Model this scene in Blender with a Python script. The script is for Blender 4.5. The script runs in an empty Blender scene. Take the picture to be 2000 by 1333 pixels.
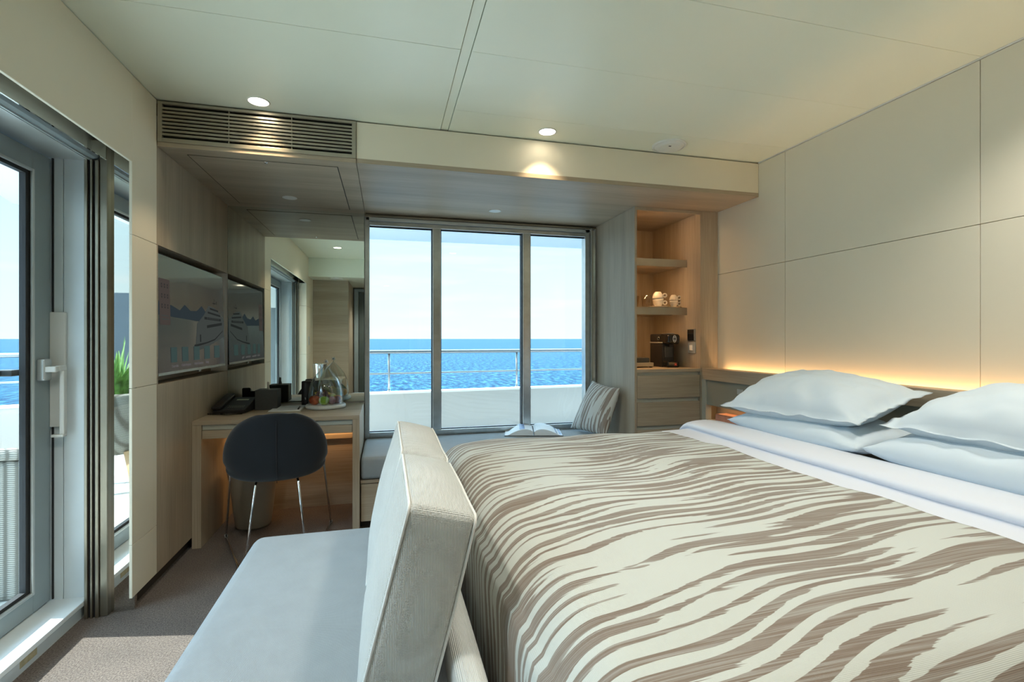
import bpy, bmesh, math, random
from mathutils import Vector, Matrix, noise
random.seed(4)
C = bpy.context.scene.collection
sc = bpy.context.scene
EYE = 1.21
# ------------------------------------------------------------------ camera
cam_d = bpy.data.cameras.new('camera')
cam_d.sensor_width = 36.0
cam_d.lens = 960.0 / 2000.0 * 36.0
cam_d.shift_y = (662 - 666.5) / 2000.0
cam_d.clip_start = 0.02
cam_d.clip_end = 60000
cam = bpy.data.objects.new('camera', cam_d)
cam.location = (0, 0, EYE)
cam.rotation_euler = (math.radians(90), 0, -math.radians(14.32))
C.objects.link(cam)
sc.camera = cam
# ------------------------------------------------------------------ view
sc.view_settings.view_transform = 'Standard'
sc.view_settings.look = 'None'
sc.view_settings.gamma = 1.0
sc.view_settings.use_curve_mapping = False
sc.view_settings.exposure = 1.2
sc.cycles.max_bounces = 10
sc.cycles.diffuse_bounces = 6
sc.cycles.glossy_bounces = 6
sc.cycles.transmission_bounces = 8
sc.cycles.transparent_max_bounces = 16
sc.cycles.sample_clamp_indirect = 6.0
sc.cycles.caustics_reflective = False
sc.cycles.caustics_refractive = False
# ------------------------------------------------------------------ sky
SKY = 0.9
world = bpy.data.worlds.new('sky')
sc.world = world
world.use_nodes = True
wn, wl = world.node_tree.nodes, world.node_tree.links
wn.clear()
w_out = wn.new('ShaderNodeOutputWorld')
w_bg = wn.new('ShaderNodeBackground')
w_tc = wn.new('ShaderNodeTexCoord')
w_sep = wn.new('ShaderNodeSeparateXYZ')
wl.new(w_tc.outputs['Generated'], w_sep.inputs[0])
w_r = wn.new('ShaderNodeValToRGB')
els = w_r.color_ramp.elements          # height above the horizon -> radiance (in quarters); the unseen high sky is raised to light the room
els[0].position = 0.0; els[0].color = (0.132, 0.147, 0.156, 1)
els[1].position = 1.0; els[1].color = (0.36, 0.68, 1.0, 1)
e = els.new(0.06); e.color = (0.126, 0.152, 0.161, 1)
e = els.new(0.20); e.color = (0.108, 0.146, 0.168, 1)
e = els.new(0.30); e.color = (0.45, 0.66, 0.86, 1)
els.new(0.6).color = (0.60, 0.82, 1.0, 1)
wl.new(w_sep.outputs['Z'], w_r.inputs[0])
w_map = wn.new('ShaderNodeMapping'); w_map.inputs['Scale'].default_value = (1.6, 1.6, 14)
w_n = wn.new('ShaderNodeTexNoise'); w_n.inputs['Scale'].default_value = 3.0; w_n.inputs['Detail'].default_value = 6
wl.new(w_tc.outputs['Generated'], w_map.inputs[0]); wl.new(w_map.outputs[0], w_n.inputs[0])
w_cr = wn.new('ShaderNodeValToRGB')
w_cr.color_ramp.elements[0].position = 0.52; w_cr.color_ramp.elements[0].color = (0, 0, 0, 1)
w_cr.color_ramp.elements[1].position = 0.72; w_cr.color_ramp.elements[1].color = (0.4, 0.4, 0.4, 1)
wl.new(w_n.outputs[0], w_cr.inputs[0])
w_mx = wn.new('ShaderNodeMixRGB'); w_mx.inputs['Color2'].default_value = (0.155, 0.157, 0.160, 1)
wl.new(w_cr.outputs[0], w_mx.inputs['Fac']); wl.new(w_r.outputs[0], w_mx.inputs['Color1'])
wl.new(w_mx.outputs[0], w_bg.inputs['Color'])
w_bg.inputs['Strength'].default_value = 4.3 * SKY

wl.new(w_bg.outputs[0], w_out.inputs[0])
# ------------------------------------------------------------------ sun
sd = bpy.data.lights.new('sun', 'SUN')
sd.energy = 7.2; sd.angle = math.radians(0.6); sd.color = (1.0, 0.97, 0.92)
so = bpy.data.objects.new('sun', sd)
so.rotation_euler = Vector((0.679, -0.143, -0.719)).to_track_quat('-Z', 'Y').to_euler()
so.location = (-6, 3, 8)
C.objects.link(so)
SPOT_W, ROOM_W = 7.5, 31.0     # the two by the soffit; the ones over bed, sofa and corridor, raised as fill

# ------------------------------------------------------------------ material helpers
def new_mat(name):
    m = bpy.data.materials.new(name); m.use_nodes = True
    n = m.node_tree.nodes; l = m.node_tree.links
    return m, n, l, n['Principled BSDF']

def setp(b, color=None, rough=None, metal=None, spec=None, sheen=None, trans=None, ior=None, coat=None):
    if color is not None: b.inputs['Base Color'].default_value = (*color, 1)
    if rough is not None: b.inputs['Roughness'].default_value = rough
    if metal is not None: b.inputs['Metallic'].default_value = metal
    if spec is not None: b.inputs['Specular IOR Level'].default_value = spec
    if sheen is not None: b.inputs['Sheen Weight'].default_value = sheen
    if trans is not None: b.inputs['Transmission Weight'].default_value = trans
    if ior is not None: b.inputs['IOR'].default_value = ior
    if coat is not None: b.inputs['Coat Weight'].default_value = coat

def plain(name, color, rough=0.5, metal=0.0, var=0.04, scale=6.0, bump=0.0, bscale=200.0, **k):
    """principled material with a slight procedural tone variation and optional fine bump"""
    m, n, l, b = new_mat(name)
    setp(b, color, rough, metal, **k)
    tc = n.new('ShaderNodeTexCoord')
    if var > 0:
        t = n.new('ShaderNodeTexNoise'); t.inputs['Scale'].default_value = scale; t.inputs['Detail'].default_value = 4
        l.new(tc.outputs['Object'], t.inputs['Vector'])
        r = n.new('ShaderNodeValToRGB')
        r.color_ramp.elements[0].position = 0.3; r.color_ramp.elements[1].position = 0.7
        r.color_ramp.elements[0].color = (*[c * (1 - var) for c in color], 1)
        r.color_ramp.elements[1].color = (*[min(1, c * (1 + var)) for c in color], 1)
        l.new(t.outputs[0], r.inputs[0]); l.new(r.outputs[0], b.inputs['Base Color'])
    if bump > 0:
        t2 = n.new('ShaderNodeTexNoise'); t2.inputs['Scale'].default_value = bscale; t2.inputs['Detail'].default_value = 3
        l.new(tc.outputs['Object'], t2.inputs['Vector'])
        bp = n.new('ShaderNodeBump'); bp.inputs['Strength'].default_value = bump; bp.inputs['Distance'].default_value = 0.002
        l.new(t2.outputs[0], bp.inputs['Height']); l.new(bp.outputs[0], b.inputs['Normal'])
    return m

def wood(name, axis, c0, c1, rough=0.45, fine=1.0):
    """veneer with straight fine grain running along the given axis"""
    m, n, l, b = new_mat(name)
    setp(b, None, rough, 0, spec=0.35)
    tc = n.new('ShaderNodeTexCoord')
    mp = n.new('ShaderNodeMapping')
    s = {'x': (1.2, 60, 60), 'y': (60, 1.2, 60), 'z': (60, 60, 1.2)}[axis]
    mp.inputs['Scale'].default_value = tuple(v * fine for v in s)
    l.new(tc.outputs['Object'], mp.inputs[0])
    t = n.new('ShaderNodeTexNoise'); t.inputs['Scale'].default_value = 3.0; t.inputs['Detail'].default_value = 5; t.inputs['Roughness'].default_value = 0.6
    l.new(mp.outputs[0], t.inputs['Vector'])
    mp2 = n.new('ShaderNodeMapping')
    s2 = {'x': (0.4, 6, 6), 'y': (6, 0.4, 6), 'z': (6, 6, 0.4)}[axis]
    mp2.inputs['Scale'].default_value = s2
    l.new(tc.outputs['Object'], mp2.inputs[0])
    t2 = n.new('ShaderNodeTexNoise'); t2.inputs['Scale'].default_value = 1.5; t2.inputs['Detail'].default_value = 3
    l.new(mp2.outputs[0], t2.inputs['Vector'])
    ad = n.new('ShaderNodeMath'); ad.operation = 'ADD'
    mu = n.new('ShaderNodeMath'); mu.operation = 'MULTIPLY'; mu.inputs[1].default_value = 0.5
    l.new(t.outputs[0], ad.inputs[0]); l.new(t2.outputs[0], ad.inputs[1]); l.new(ad.outputs[0], mu.inputs[0])
    r = n.new('ShaderNodeValToRGB')
    r.color_ramp.elements[0].position = 0.36; r.color_ramp.elements[1].position = 0.64
    r.color_ramp.elements[0].color = (*c0, 1); r.color_ramp.elements[1].color = (*c1, 1)
    l.new(mu.outputs[0], r.inputs[0]); l.new(r.outputs[0], b.inputs['Base Color'])
    bp = n.new('ShaderNodeBump'); bp.inputs['Strength'].default_value = 0.08; bp.inputs['Distance'].default_value = 0.001
    l.new(t.outputs[0], bp.inputs['Height']); l.new(bp.outputs[0], b.inputs['Normal'])
    return m

def emit(name, color, strength):
    m = bpy.data.materials.new(name); m.use_nodes = True
    n, l = m.node_tree.nodes, m.node_tree.links; n.clear()
    o = n.new('ShaderNodeOutputMaterial'); e = n.new('ShaderNodeEmission')
    e.inputs[0].default_value = (*color, 1); e.inputs[1].default_value = strength
    l.new(e.outputs[0], o.inputs[0]); return m

def pane_glass(name, tint, refl=1.0, rough=0.0):
    """thin clear sheet: tinted transmission plus Fresnel reflection"""
    m = bpy.data.materials.new(name); m.use_nodes = True
    n, l = m.node_tree.nodes, m.node_tree.links; n.clear()
    o = n.new('ShaderNodeOutputMaterial')
    t = n.new('ShaderNodeBsdfTransparent'); t.inputs[0].default_value = (*tint, 1)
    g = n.new('ShaderNodeBsdfGlossy'); g.inputs['Roughness'].default_value = rough
    ge = n.new('ShaderNodeNewGeometry')
    dt = n.new('ShaderNodeVectorMath'); dt.operation = 'DOT_PRODUCT'
    l.new(ge.outputs['Incoming'], dt.inputs[0]); l.new(ge.outputs['Normal'], dt.inputs[1])
    def mth(op, a, c):
        q = n.new('ShaderNodeMath'); q.operation = op
        for i, v in enumerate((a, c)):
            if isinstance(v, (int, float)): q.inputs[i].default_value = v
            elif v is not None: l.new(v, q.inputs[i])
        return q.outputs[0]
    c = mth('SUBTRACT', 1.0, mth('ABSOLUTE', dt.outputs['Value'], None))
    fr = mth('ADD', 0.035 * refl, mth('MULTIPLY', mth('POWER', c, 5.0), min(0.9, 0.8 * refl)))
    mx = n.new('ShaderNodeMixShader')
    l.new(fr, mx.inputs[0])
    l.new(t.outputs[0], mx.inputs[1]); l.new(g.outputs[0], mx.inputs[2]); l.new(mx.outputs[0], o.inputs[0])
    return m

def weave(name, color, scale, rough=0.9, depth=0.35, var=0.04):
    m, n, l, b = new_mat(name)
    setp(b, color, rough, 0, spec=0.15, sheen=0.25)
    tc = n.new('ShaderNodeTexCoord')
    outs = []
    for d, ax in enumerate('XYZ'):
        w = n.new('ShaderNodeTexWave'); w.wave_type = 'BANDS'; w.bands_direction = ax
        w.inputs['Scale'].default_value = scale; w.inputs['Distortion'].default_value = 0.6; w.inputs['Detail'].default_value = 1
        l.new(tc.outputs['Object'], w.inputs['Vector']); outs.append(w)
    a = n.new('ShaderNodeMath'); a.operation = 'MULTIPLY'; l.new(outs[1].outputs['Fac'], a.inputs[0]); l.new(outs[2].outputs['Fac'], a.inputs[1])
    a2 = n.new('ShaderNodeMath'); a2.operation = 'ADD'; l.new(a.outputs[0], a2.inputs[0]); l.new(outs[0].outputs['Fac'], a2.inputs[1])
    nz = n.new('ShaderNodeTexNoise'); nz.inputs['Scale'].default_value = 14; nz.inputs['Detail'].default_value = 5
    l.new(tc.outputs['Object'], nz.inputs['Vector'])
    r = n.new('ShaderNodeValToRGB')
    r.color_ramp.elements[0].position = 0.35; r.color_ramp.elements[1].position = 0.65
    r.color_ramp.elements[0].color = (*[c * (1 - var) for c in color], 1); r.color_ramp.elements[1].color = (*[min(1, c * (1 + var * .5)) for c in color], 1)
    l.new(nz.outputs[0], r.inputs[0]); l.new(r.outputs[0], b.inputs['Base Color'])
    bp = n.new('ShaderNodeBump'); bp.inputs['Strength'].default_value = depth; bp.inputs['Distance'].default_value = 0.0015
    l.new(a2.outputs[0], bp.inputs['Height']); l.new(bp.outputs[0], b.inputs['Normal'])
    return m

def ikat(name, light, dark, period=0.10, along=0, wob=1.0):
    """flame-stitch stripes in two colours; uv is in metres, stripes run along axis `along`"""
    m, n, l, b = new_mat(name)
    setp(b, None, 0.85, 0, spec=0.15, sheen=0.15)
    uv = n.new('ShaderNodeUVMap'); uv.uv_map = 'UVMap'
    sp = n.new('ShaderNodeSeparateXYZ'); l.new(uv.outputs[0], sp.inputs[0])
    U, V = (sp.outputs[0], sp.outputs[1]) if along == 0 else (sp.outputs[1], sp.outputs[0])
    def math_(op, a, c=None, cl=False):
        q = n.new('ShaderNodeMath'); q.operation = op; q.use_clamp = cl
        for i, v in enumerate((a, c)):
            if v is None: continue
            if isinstance(v, (int, float)): q.inputs[i].default_value = v
            else: l.new(v, q.inputs[i])
        return q.outputs[0]
    def vec(x, y):
        cmb = n.new('ShaderNodeCombineXYZ')
        for i, v in enumerate((x, y)):
            if isinstance(v, (int, float)): cmb.inputs[i].default_value = v
            else: l.new(v, cmb.inputs[i])
        return cmb.outputs[0]
    def nz(v, scale, detail=2):
        t = n.new('ShaderNodeTexNoise'); t.inputs['Scale'].default_value = scale; t.inputs['Detail'].default_value = detail
        l.new(v, t.inputs['Vector']); return t.outputs[0]
    # every thread of the weave is shifted a little along its length: gives the feathered ends
    thread = nz(vec(0.0, math_('MULTIPLY', V, 300 / wob)), 1.0, 2)
    coarse = nz(vec(3.7, math_('MULTIPLY', V, 85 / wob)), 1.0, 1)
    shift = math_('ADD', math_('MULTIPLY', math_('SUBTRACT', thread, 0.5), 0.16 * wob), math_('MULTIPLY', math_('SUBTRACT', coarse, 0.5), 0.30 * wob))
    U2 = math_('ADD', U, shift)
    # gentle sinuous flow, shared by all stripes
    flow = nz(vec(math_('MULTIPLY', U, 2.2 / wob), math_('MULTIPLY', V, 0.9 / wob)), 1.0, 0)
    s1 = math_('SINE', math_('ADD', math_('MULTIPLY', U, 11.0 / wob), math_('MULTIPLY', V, 2.5 / wob)))
    V2 = math_('ADD', V, math_('ADD', math_('MULTIPLY', flow, 0.11 * wob), math_('MULTIPLY', s1, 0.008 * wob)))
    V2 = math_('SUBTRACT', V2, math_('MULTIPLY', U, 0.16))
    big = nz(vec(math_('MULTIPLY', U2, 2.1 / wob), math_('MULTIPLY', V2, 9.0 / wob)), 1.0, 0)
    mid = nz(vec(math_('MULTIPLY', U2, 2.6 / wob), math_('MULTIPLY', V2, 26.0 / wob)), 1.0, 0)
    ph = math_('MULTIPLY', V2, 2 * math.pi / period)
    ph = math_('ADD', ph, math_('MULTIPLY', mid, 5.0))
    st = math_('MULTIPLY', math_('SINE', ph), 0.42)
    tot = math_('ADD', st, math_('MULTIPLY', math_('SUBTRACT', big, 0.5), 1.7))
    tot = math_('ADD', tot, math_('MULTIPLY', math_('SUBTRACT', mid, 0.5), 1.7))
    r = n.new('ShaderNodeValToRGB')
    r.color_ramp.elements[0].position = 0.49; r.color_ramp.elements[0].color = (0, 0, 0, 1)
    r.color_ramp.elements[1].position = 0.54; r.color_ramp.elements[1].color = (1, 1, 1, 1)
    l.new(math_('ADD', tot, 0.50), r.inputs[0])
    # pale threads running through the dark areas
    fine = nz(vec(math_('MULTIPLY', U, 3.0), math_('MULTIPLY', V, 260.0)), 1.0, 2)
    fr = n.new('ShaderNodeValToRGB')
    fr.color_ramp.elements[0].position = 0.42; fr.color_ramp.elements[0].color = (*dark, 1)
    fr.color_ramp.elements[1].position = 0.66; fr.color_ramp.elements[1].color = (*[d * .62 + q * .38 for d, q in zip(dark, light)], 1)
    l.new(fine, fr.inputs[0])
    mx = n.new('ShaderNodeMixRGB'); mx.inputs['Color1'].default_value = (*light, 1)
    l.new(r.outputs[0], mx.inputs['Fac']); l.new(fr.outputs[0], mx.inputs['Color2'])
    l.new(mx.outputs[0], b.inputs['Base Color'])
    w1 = n.new('ShaderNodeTexWave'); w1.bands_direction = 'X'; w1.inputs['Scale'].default_value = 130; w1.inputs['Distortion'].default_value = 1
    w2 = n.new('ShaderNodeTexWave'); w2.bands_direction = 'Y'; w2.inputs['Scale'].default_value = 130; w2.inputs['Distortion'].default_value = 1
    l.new(uv.outputs[0], w1.inputs[0]); l.new(uv.outputs[0], w2.inputs[0])
    ad = math_('ADD', w1.outputs['Fac'], w2.outputs['Fac'])
    bp = n.new('ShaderNodeBump'); bp.inputs['Strength'].default_value = 0.25; bp.inputs['Distance'].default_value = 0.001
    l.new(ad, bp.inputs['Height']); l.new(bp.outputs[0], b.inputs['Normal'])
    return m

# ------------------------------------------------------------------ materials
M = {}
W0, W1 = (0.33, 0.270, 0.195), (0.48, 0.405, 0.305)
for ax in 'xyz': M['wood_' + ax] = wood('veneer_' + ax, ax, W0, W1)
M['cream'] = plain('cream_panel', (0.74, 0.69, 0.555), 0.55, var=0.02, scale=1.5)
M['ceiling'] = plain('satin_ceiling', (0.80, 0.835, 0.70), 0.32, var=0.02, scale=1.2, spec=0.5)
M['seam'] = plain('dark_joint', (0.035, 0.032, 0.028), 0.8, var=0.0)
M['joint'] = plain('soft_joint', (0.30, 0.24, 0.17), 0.8, var=0.0)
M['white_trim'] = plain('white_trim', (0.75, 0.76, 0.72), 0.5, var=0.02)
M['carpet'] = None
M['steel'] = plain('brushed_steel', (0.58, 0.60, 0.60), 0.28, 1.0, var=0.08, scale=20)
M['rail_steel'] = plain('railing_steel', (0.30, 0.31, 0.32), 0.35, 0.9, var=0.05, scale=20)
M['grille'] = plain('anodised_grille', (0.40, 0.37, 0.30), 0.38, 0.7, var=0.05, scale=12)
M['bronze'] = plain('bronze_profile', (0.30, 0.27, 0.21), 0.35, 0.9, var=0.08, scale=8)
M['alu'] = plain('blue_grey_aluminium', (0.74, 0.82, 0.85), 0.42, 0.15, var=0.03)
M['alu_dark'] = plain('grey_door_frame', (0.31, 0.375, 0.395), 0.40, 0.1, var=0.04)
M['alu_light'] = plain('light_metal', (0.62, 0.66, 0.66), 0.35, 0.6, var=0.04)
M['rubber'] = plain('black_gasket', (0.02, 0.022, 0.025), 0.6, var=0.0)
M['mirror'] = plain('mirror_glass', (0.80, 0.86, 0.82), 0.0, 1.0, var=0.0)
M['polished'] = plain('polished_steel', (0.80, 0.80, 0.76), 0.015, 1.0, var=0.0)
M['glass'] = pane_glass('window_glass', (0.93, 0.98, 0.985))
M['clear'] = pane_glass('clear_glass', (0.95, 0.97, 0.965), refl=2.6)
M['drink_glass'] = pane_glass('tumbler_glass', (0.90, 0.86, 0.80), refl=2.4)
M['black'] = plain('black_plastic', (0.018, 0.018, 0.02), 0.38, var=0.05)
M['black_gloss'] = plain('black_gloss', (0.012, 0.012, 0.013), 0.12, var=0.0)
M['charcoal'] = plain('charcoal_leatherette', (0.055, 0.058, 0.058), 0.55, var=0.08, scale=60, bump=0.3, bscale=300)
M['navy'] = weave('navy_upholstery', (0.010, 0.0125, 0.0155), 160, depth=0.2)
M['chrome'] = plain('chrome', (0.80, 0.82, 0.84), 0.06, 1.0, var=0.0)
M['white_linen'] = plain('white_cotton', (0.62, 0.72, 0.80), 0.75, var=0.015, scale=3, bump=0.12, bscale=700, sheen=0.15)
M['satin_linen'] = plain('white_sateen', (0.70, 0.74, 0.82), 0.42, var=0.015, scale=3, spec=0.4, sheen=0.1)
M['sofa'] = weave('pale_sofa_weave', (0.62, 0.63, 0.60), 95, depth=0.8)
M['sofa_seat'] = weave('pale_blue_grey_weave', (0.30, 0.34, 0.365), 120, depth=0.4)
M['pipe'] = plain('cushion_piping', (0.72, 0.73, 0.70), 0.85, var=0.05, scale=80)
M['taupe'] = plain('taupe_lacquer', (0.36, 0.315, 0.25), 0.45, var=0.03)
M['porcelain'] = plain('porcelain', (0.80, 0.76, 0.68), 0.18, var=0.0)
M['tray_white'] = plain('white_stone_tray', (0.72, 0.73, 0.70), 0.35, var=0.03, scale=30)
M['paper'] = plain('paper', (0.80, 0.83, 0.85), 0.7, var=0.02)
M['print'] = plain('printed_photo', (0.16, 0.24, 0.42), 0.5, var=0.5, scale=18)
M['cream_paper'] = plain('cream_paper', (0.52, 0.52, 0.44), 0.7, var=0.02)
M['tissue'] = plain('tissue', (0.62, 0.58, 0.50), 0.8, var=0.04)
M['lamp_warm'] = emit('warm_lamp_lens', (1.0, 0.86, 0.66), 9.0)
M['lamp_off'] = plain('unlit_lamp_lens', (0.74, 0.77, 0.76), 0.4, var=0.0)
M['led'] = emit('warm_led_strip', (1.0, 0.60, 0.26), 2.5)
M['grey_gloss'] = plain('grey_gloss_panel', (0.30, 0.31, 0.27), 0.12, 0.0, var=0.02, spec=0.7)
M['pad_recess'] = plain('pale_recess', (0.52, 0.53, 0.46), 0.35, var=0.02)
M['dark_wood'] = plain('dark_kickboard', (0.045, 0.036, 0.028), 0.6, var=0.1)
M['bed_base'] = plain('brown_bed_base', (0.075, 0.055, 0.040), 0.7, var=0.1)
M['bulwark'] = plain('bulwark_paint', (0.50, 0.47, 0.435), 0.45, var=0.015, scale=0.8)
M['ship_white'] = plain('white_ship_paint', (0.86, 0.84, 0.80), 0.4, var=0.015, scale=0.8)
M['duvet'] = ikat('taupe_ikat_bedspread', (0.525, 0.55, 0.51), (0.205, 0.160, 0.125), 0.043)
M['pillow_ikat'] = ikat('taupe_ikat_cushion', (0.66, 0.66, 0.62), (0.27, 0.205, 0.165), 0.040, along=1, wob=0.6)
M['partition'] = plain('dark_blue_partition', (0.045, 0.065, 0.085), 0.5, var=0.05)
M['teak'] = plain('teak', (0.42, 0.25, 0.12), 0.55, var=0.15, scale=14)
M['leaf'] = plain('plant_leaf', (0.12, 0.27, 0.05), 0.45, var=0.35, scale=25)
M['soil'] = plain('potting_soil', (0.05, 0.04, 0.03), 0.9, var=0.3, scale=60)
M['wicker'] = None
M['green_apple'] = plain('green_apple_skin', (0.30, 0.50, 0.045), 0.25, var=0.15, scale=30)
M['red_apple'] = plain('red_apple_skin', (0.62, 0.10, 0.03), 0.25, var=0.55, scale=22)
M['orange'] = plain('orange_skin', (0.80, 0.32, 0.03), 0.4, var=0.08, scale=40, bump=0.3, bscale=300)
M['banana'] = plain('banana_skin', (0.78, 0.55, 0.05), 0.45, var=0.12, scale=30)
M['grape'] = plain('dark_grape_skin', (0.10, 0.028, 0.045), 0.25, var=0.3, scale=50)
M['plum'] = plain('wrapped_plum', (0.22, 0.045, 0.06), 0.3, var=0.4, scale=40)
M['red_logo'] = plain('red_badge', (0.70, 0.015, 0.012), 0.4, var=0.0)
M['white_mark'] = plain('white_marking', (0.80, 0.80, 0.80), 0.5, var=0.0)
M['lcd'] = plain('lcd_strip', (0.42, 0.46, 0.33), 0.3, var=0.0)
M['pink_book'] = plain('pink_book_cover', (0.60, 0.30, 0.22), 0.6, var=0.15, scale=30)
M['dark_door'] = plain('dark_grey_green_door', (0.075, 0.095, 0.088), 0.45, var=0.05)
M['rust'] = plain('worn_paint', (0.48, 0.42, 0.26), 0.7, var=0.2, scale=40)

def carpet():
    m, n, l, b = new_mat('fleck_carpet'); setp(b, None, 0.95, 0, spec=0.05, sheen=0.2)
    tc = n.new('ShaderNodeTexCoord')
    t = n.new('ShaderNodeTexNoise'); t.inputs['Scale'].default_value = 170; t.inputs['Detail'].default_value = 3; t.inputs['Roughness'].default_value = 0.7
    t3 = n.new('ShaderNodeTexNoise'); t3.inputs['Scale'].default_value = 7; t3.inputs['Detail'].default_value = 3
    l.new(tc.outputs['Object'], t.inputs[0]); l.new(tc.outputs['Object'], t3.inputs[0])
    r = n.new('ShaderNodeValToRGB')
    r.color_ramp.elements[0].position = 0.36; r.color_ramp.elements[0].color = (0.045, 0.031, 0.023, 1)
    r.color_ramp.elements[1].position = 0.68; r.color_ramp.elements[1].color = (0.20, 0.165, 0.14, 1)
    l.new(t.outputs[0], r.inputs[0])
    mx = n.new('ShaderNodeMixRGB'); mx.blend_type = 'MULTIPLY'; mx.inputs['Fac'].default_value = 0.5
    r3 = n.new('ShaderNodeValToRGB'); r3.color_ramp.elements[0].color = (0.6, 0.6, 0.6, 1); r3.color_ramp.elements[0].position = .3; r3.color_ramp.elements[1].position = .7
    l.new(t3.outputs[0], r3.inputs[0]); l.new(r.outputs[0], mx.inputs['Color1']); l.new(r3.outputs[0], mx.inputs['Color2'])
    l.new(mx.outputs[0], b.inputs['Base Color'])
    bp = n.new('ShaderNodeBump'); bp.inputs['Strength'].default_value = 0.9; bp.inputs['Distance'].default_value = 0.006
    l.new(t.outputs[0], bp.inputs['Height']); l.new(bp.outputs[0], b.inputs['Normal'])
    return m
M['carpet'] = carpet()

def wicker(name, c0, c1, su=1.0):
    m, n, l, b = new_mat(name); setp(b, None, 0.6, 0, spec=0.3)
    tc = n.new('ShaderNodeTexCoord')
    w = n.new('ShaderNodeTexWave'); w.bands_direction = 'Z'; w.inputs['Scale'].default_value = 34 * su
    w2 = n.new('ShaderNodeTexWave'); w2.bands_direction = 'DIAGONAL'; w2.inputs['Scale'].default_value = 14 * su
    mp = n.new('ShaderNodeMapping'); mp.inputs['Scale'].default_value = (1, 1, 0.0)
    l.new(tc.outputs['Object'], w.inputs[0]); l.new(tc.outputs['Object'], mp.inputs[0]); l.new(mp.outputs[0], w2.inputs[0])
    a = n.new('ShaderNodeMath'); a.operation = 'MULTIPLY'; l.new(w.outputs['Fac'], a.inputs[0]); l.new(w2.outputs['Fac'], a.inputs[1])
    r = n.new('ShaderNodeValToRGB'); r.color_ramp.elements[0].position = 0.05; r.color_ramp.elements[0].color = (*c0, 1)
    r.color_ramp.elements[1].position = 0.4; r.color_ramp.elements[1].color = (*c1, 1)
    l.new(a.outputs[0], r.inputs[0]); l.new(r.outputs[0], b.inputs['Base Color'])
    bp = n.new('ShaderNodeBump'); bp.inputs['Strength'].default_value = 0.6; bp.inputs['Distance'].default_value = 0.004
    l.new(a.outputs[0], bp.inputs['Height']); l.new(bp.outputs[0], b.inputs['Normal'])
    return m
M['wicker'] = wicker('grey_wicker', (0.10, 0.095, 0.08), (0.34, 0.34, 0.31))

def planks():
    m, n, l, b = new_mat('pale_deck_planks'); setp(b, None, 0.7, 0)
    tc = n.new('ShaderNodeTexCoord')
    w = n.new('ShaderNodeTexWave'); w.bands_direction = 'X'; w.wave_profile = 'SAW'; w.inputs['Scale'].default_value = 1.6
    l.new(tc.outputs['Object'], w.inputs[0])
    r = n.new('ShaderNodeValToRGB'); r.color_ramp.elements[0].position = 0.0; r.color_ramp.elements[0].color = (0.12, 0.11, 0.10, 1)
    r.color_ramp.elements[1].position = 0.06; r.color_ramp.elements[1].color = (0.46, 0.455, 0.43, 1)
    l.new(w.outputs['Fac'], r.inputs[0]); l.new(r.outputs[0], b.inputs['Base Color'])
    return m
M['deck'] = planks()

def sea_mat():
    m, n, l, b = new_mat('sea_water')
    tc = n.new('ShaderNodeTexCoord')
    mp = n.new('ShaderNodeMapping'); mp.inputs['Scale'].default_value = (0.60, 0.16, 1)
    l.new(tc.outputs['Object'], mp.inputs[0])
    t = n.new('ShaderNodeTexNoise'); t.inputs['Scale'].default_value = 1.0; t.inputs['Detail'].default_value = 8; t.inputs['Roughness'].default_value = 0.75
    l.new(mp.outputs[0], t.inputs[0])
    r = n.new('ShaderNodeValToRGB'); r.color_ramp.elements[0].position = 0.42; r.color_ramp.elements[0].color = (0.000, 0.016, 0.045, 1)
    r.color_ramp.elements[1].position = 0.60; r.color_ramp.elements[1].color = (0.032, 0.105, 0.150, 1)
    q = r.color_ramp.elements.new(0.51); q.color = (0.005, 0.046, 0.080, 1)
    l.new(t.outputs[0], r.inputs[0]); l.new(r.outputs[0], b.inputs['Base Color'])
    bp = n.new('ShaderNodeBump'); bp.inputs['Strength'].default_value = 0.35; bp.inputs['Distance'].default_value = 0.8
    l.new(t.outputs[0], bp.inputs['Height']); l.new(bp.outputs[0], b.inputs['Normal'])
    setp(b, None, 0.5, 0, spec=0.02)
    return m
M['sea'] = sea_mat()

# ------------------------------------------------------------------ mesh helpers
def box(bm, x0, x1, y0, y1, z0, z1, mi=0):
    if x0 > x1: x0, x1 = x1, x0
    if y0 > y1: y0, y1 = y1, y0
    if z0 > z1: z0, z1 = z1, z0
    v = [bm.verts.new(p) for p in ((x0,y0,z0),(x1,y0,z0),(x1,y1,z0),(x0,y1,z0),(x0,y0,z1),(x1,y0,z1),(x1,y1,z1),(x0,y1,z1))]
    for f in ((3,2,1,0),(4,5,6,7),(0,1,5,4),(1,2,6,5),(2,3,7,6),(3,0,4,7)):
        q = bm.faces.new([v[i] for i in f]); q.material_index = mi
    return bm

def B(*boxes):
    bm = bmesh.new()
    for b in boxes: box(bm, *b)
    return bm

def prism(poly, z0, z1, bm=None):
    """vertical prism over an xy polygon (counter-clockwise)"""
    bm = bm or bmesh.new()
    lo = [bm.verts.new((x, y, z0)) for x, y in poly]; hi = [bm.verts.new((x, y, z1)) for x, y in poly]
    bm.faces.new(list(reversed(lo))); bm.faces.new(hi)
    k = len(poly)
    for i in range(k): bm.faces.new((lo[i], lo[(i+1) % k], hi[(i+1) % k], hi[i]))
    return bm

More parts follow.
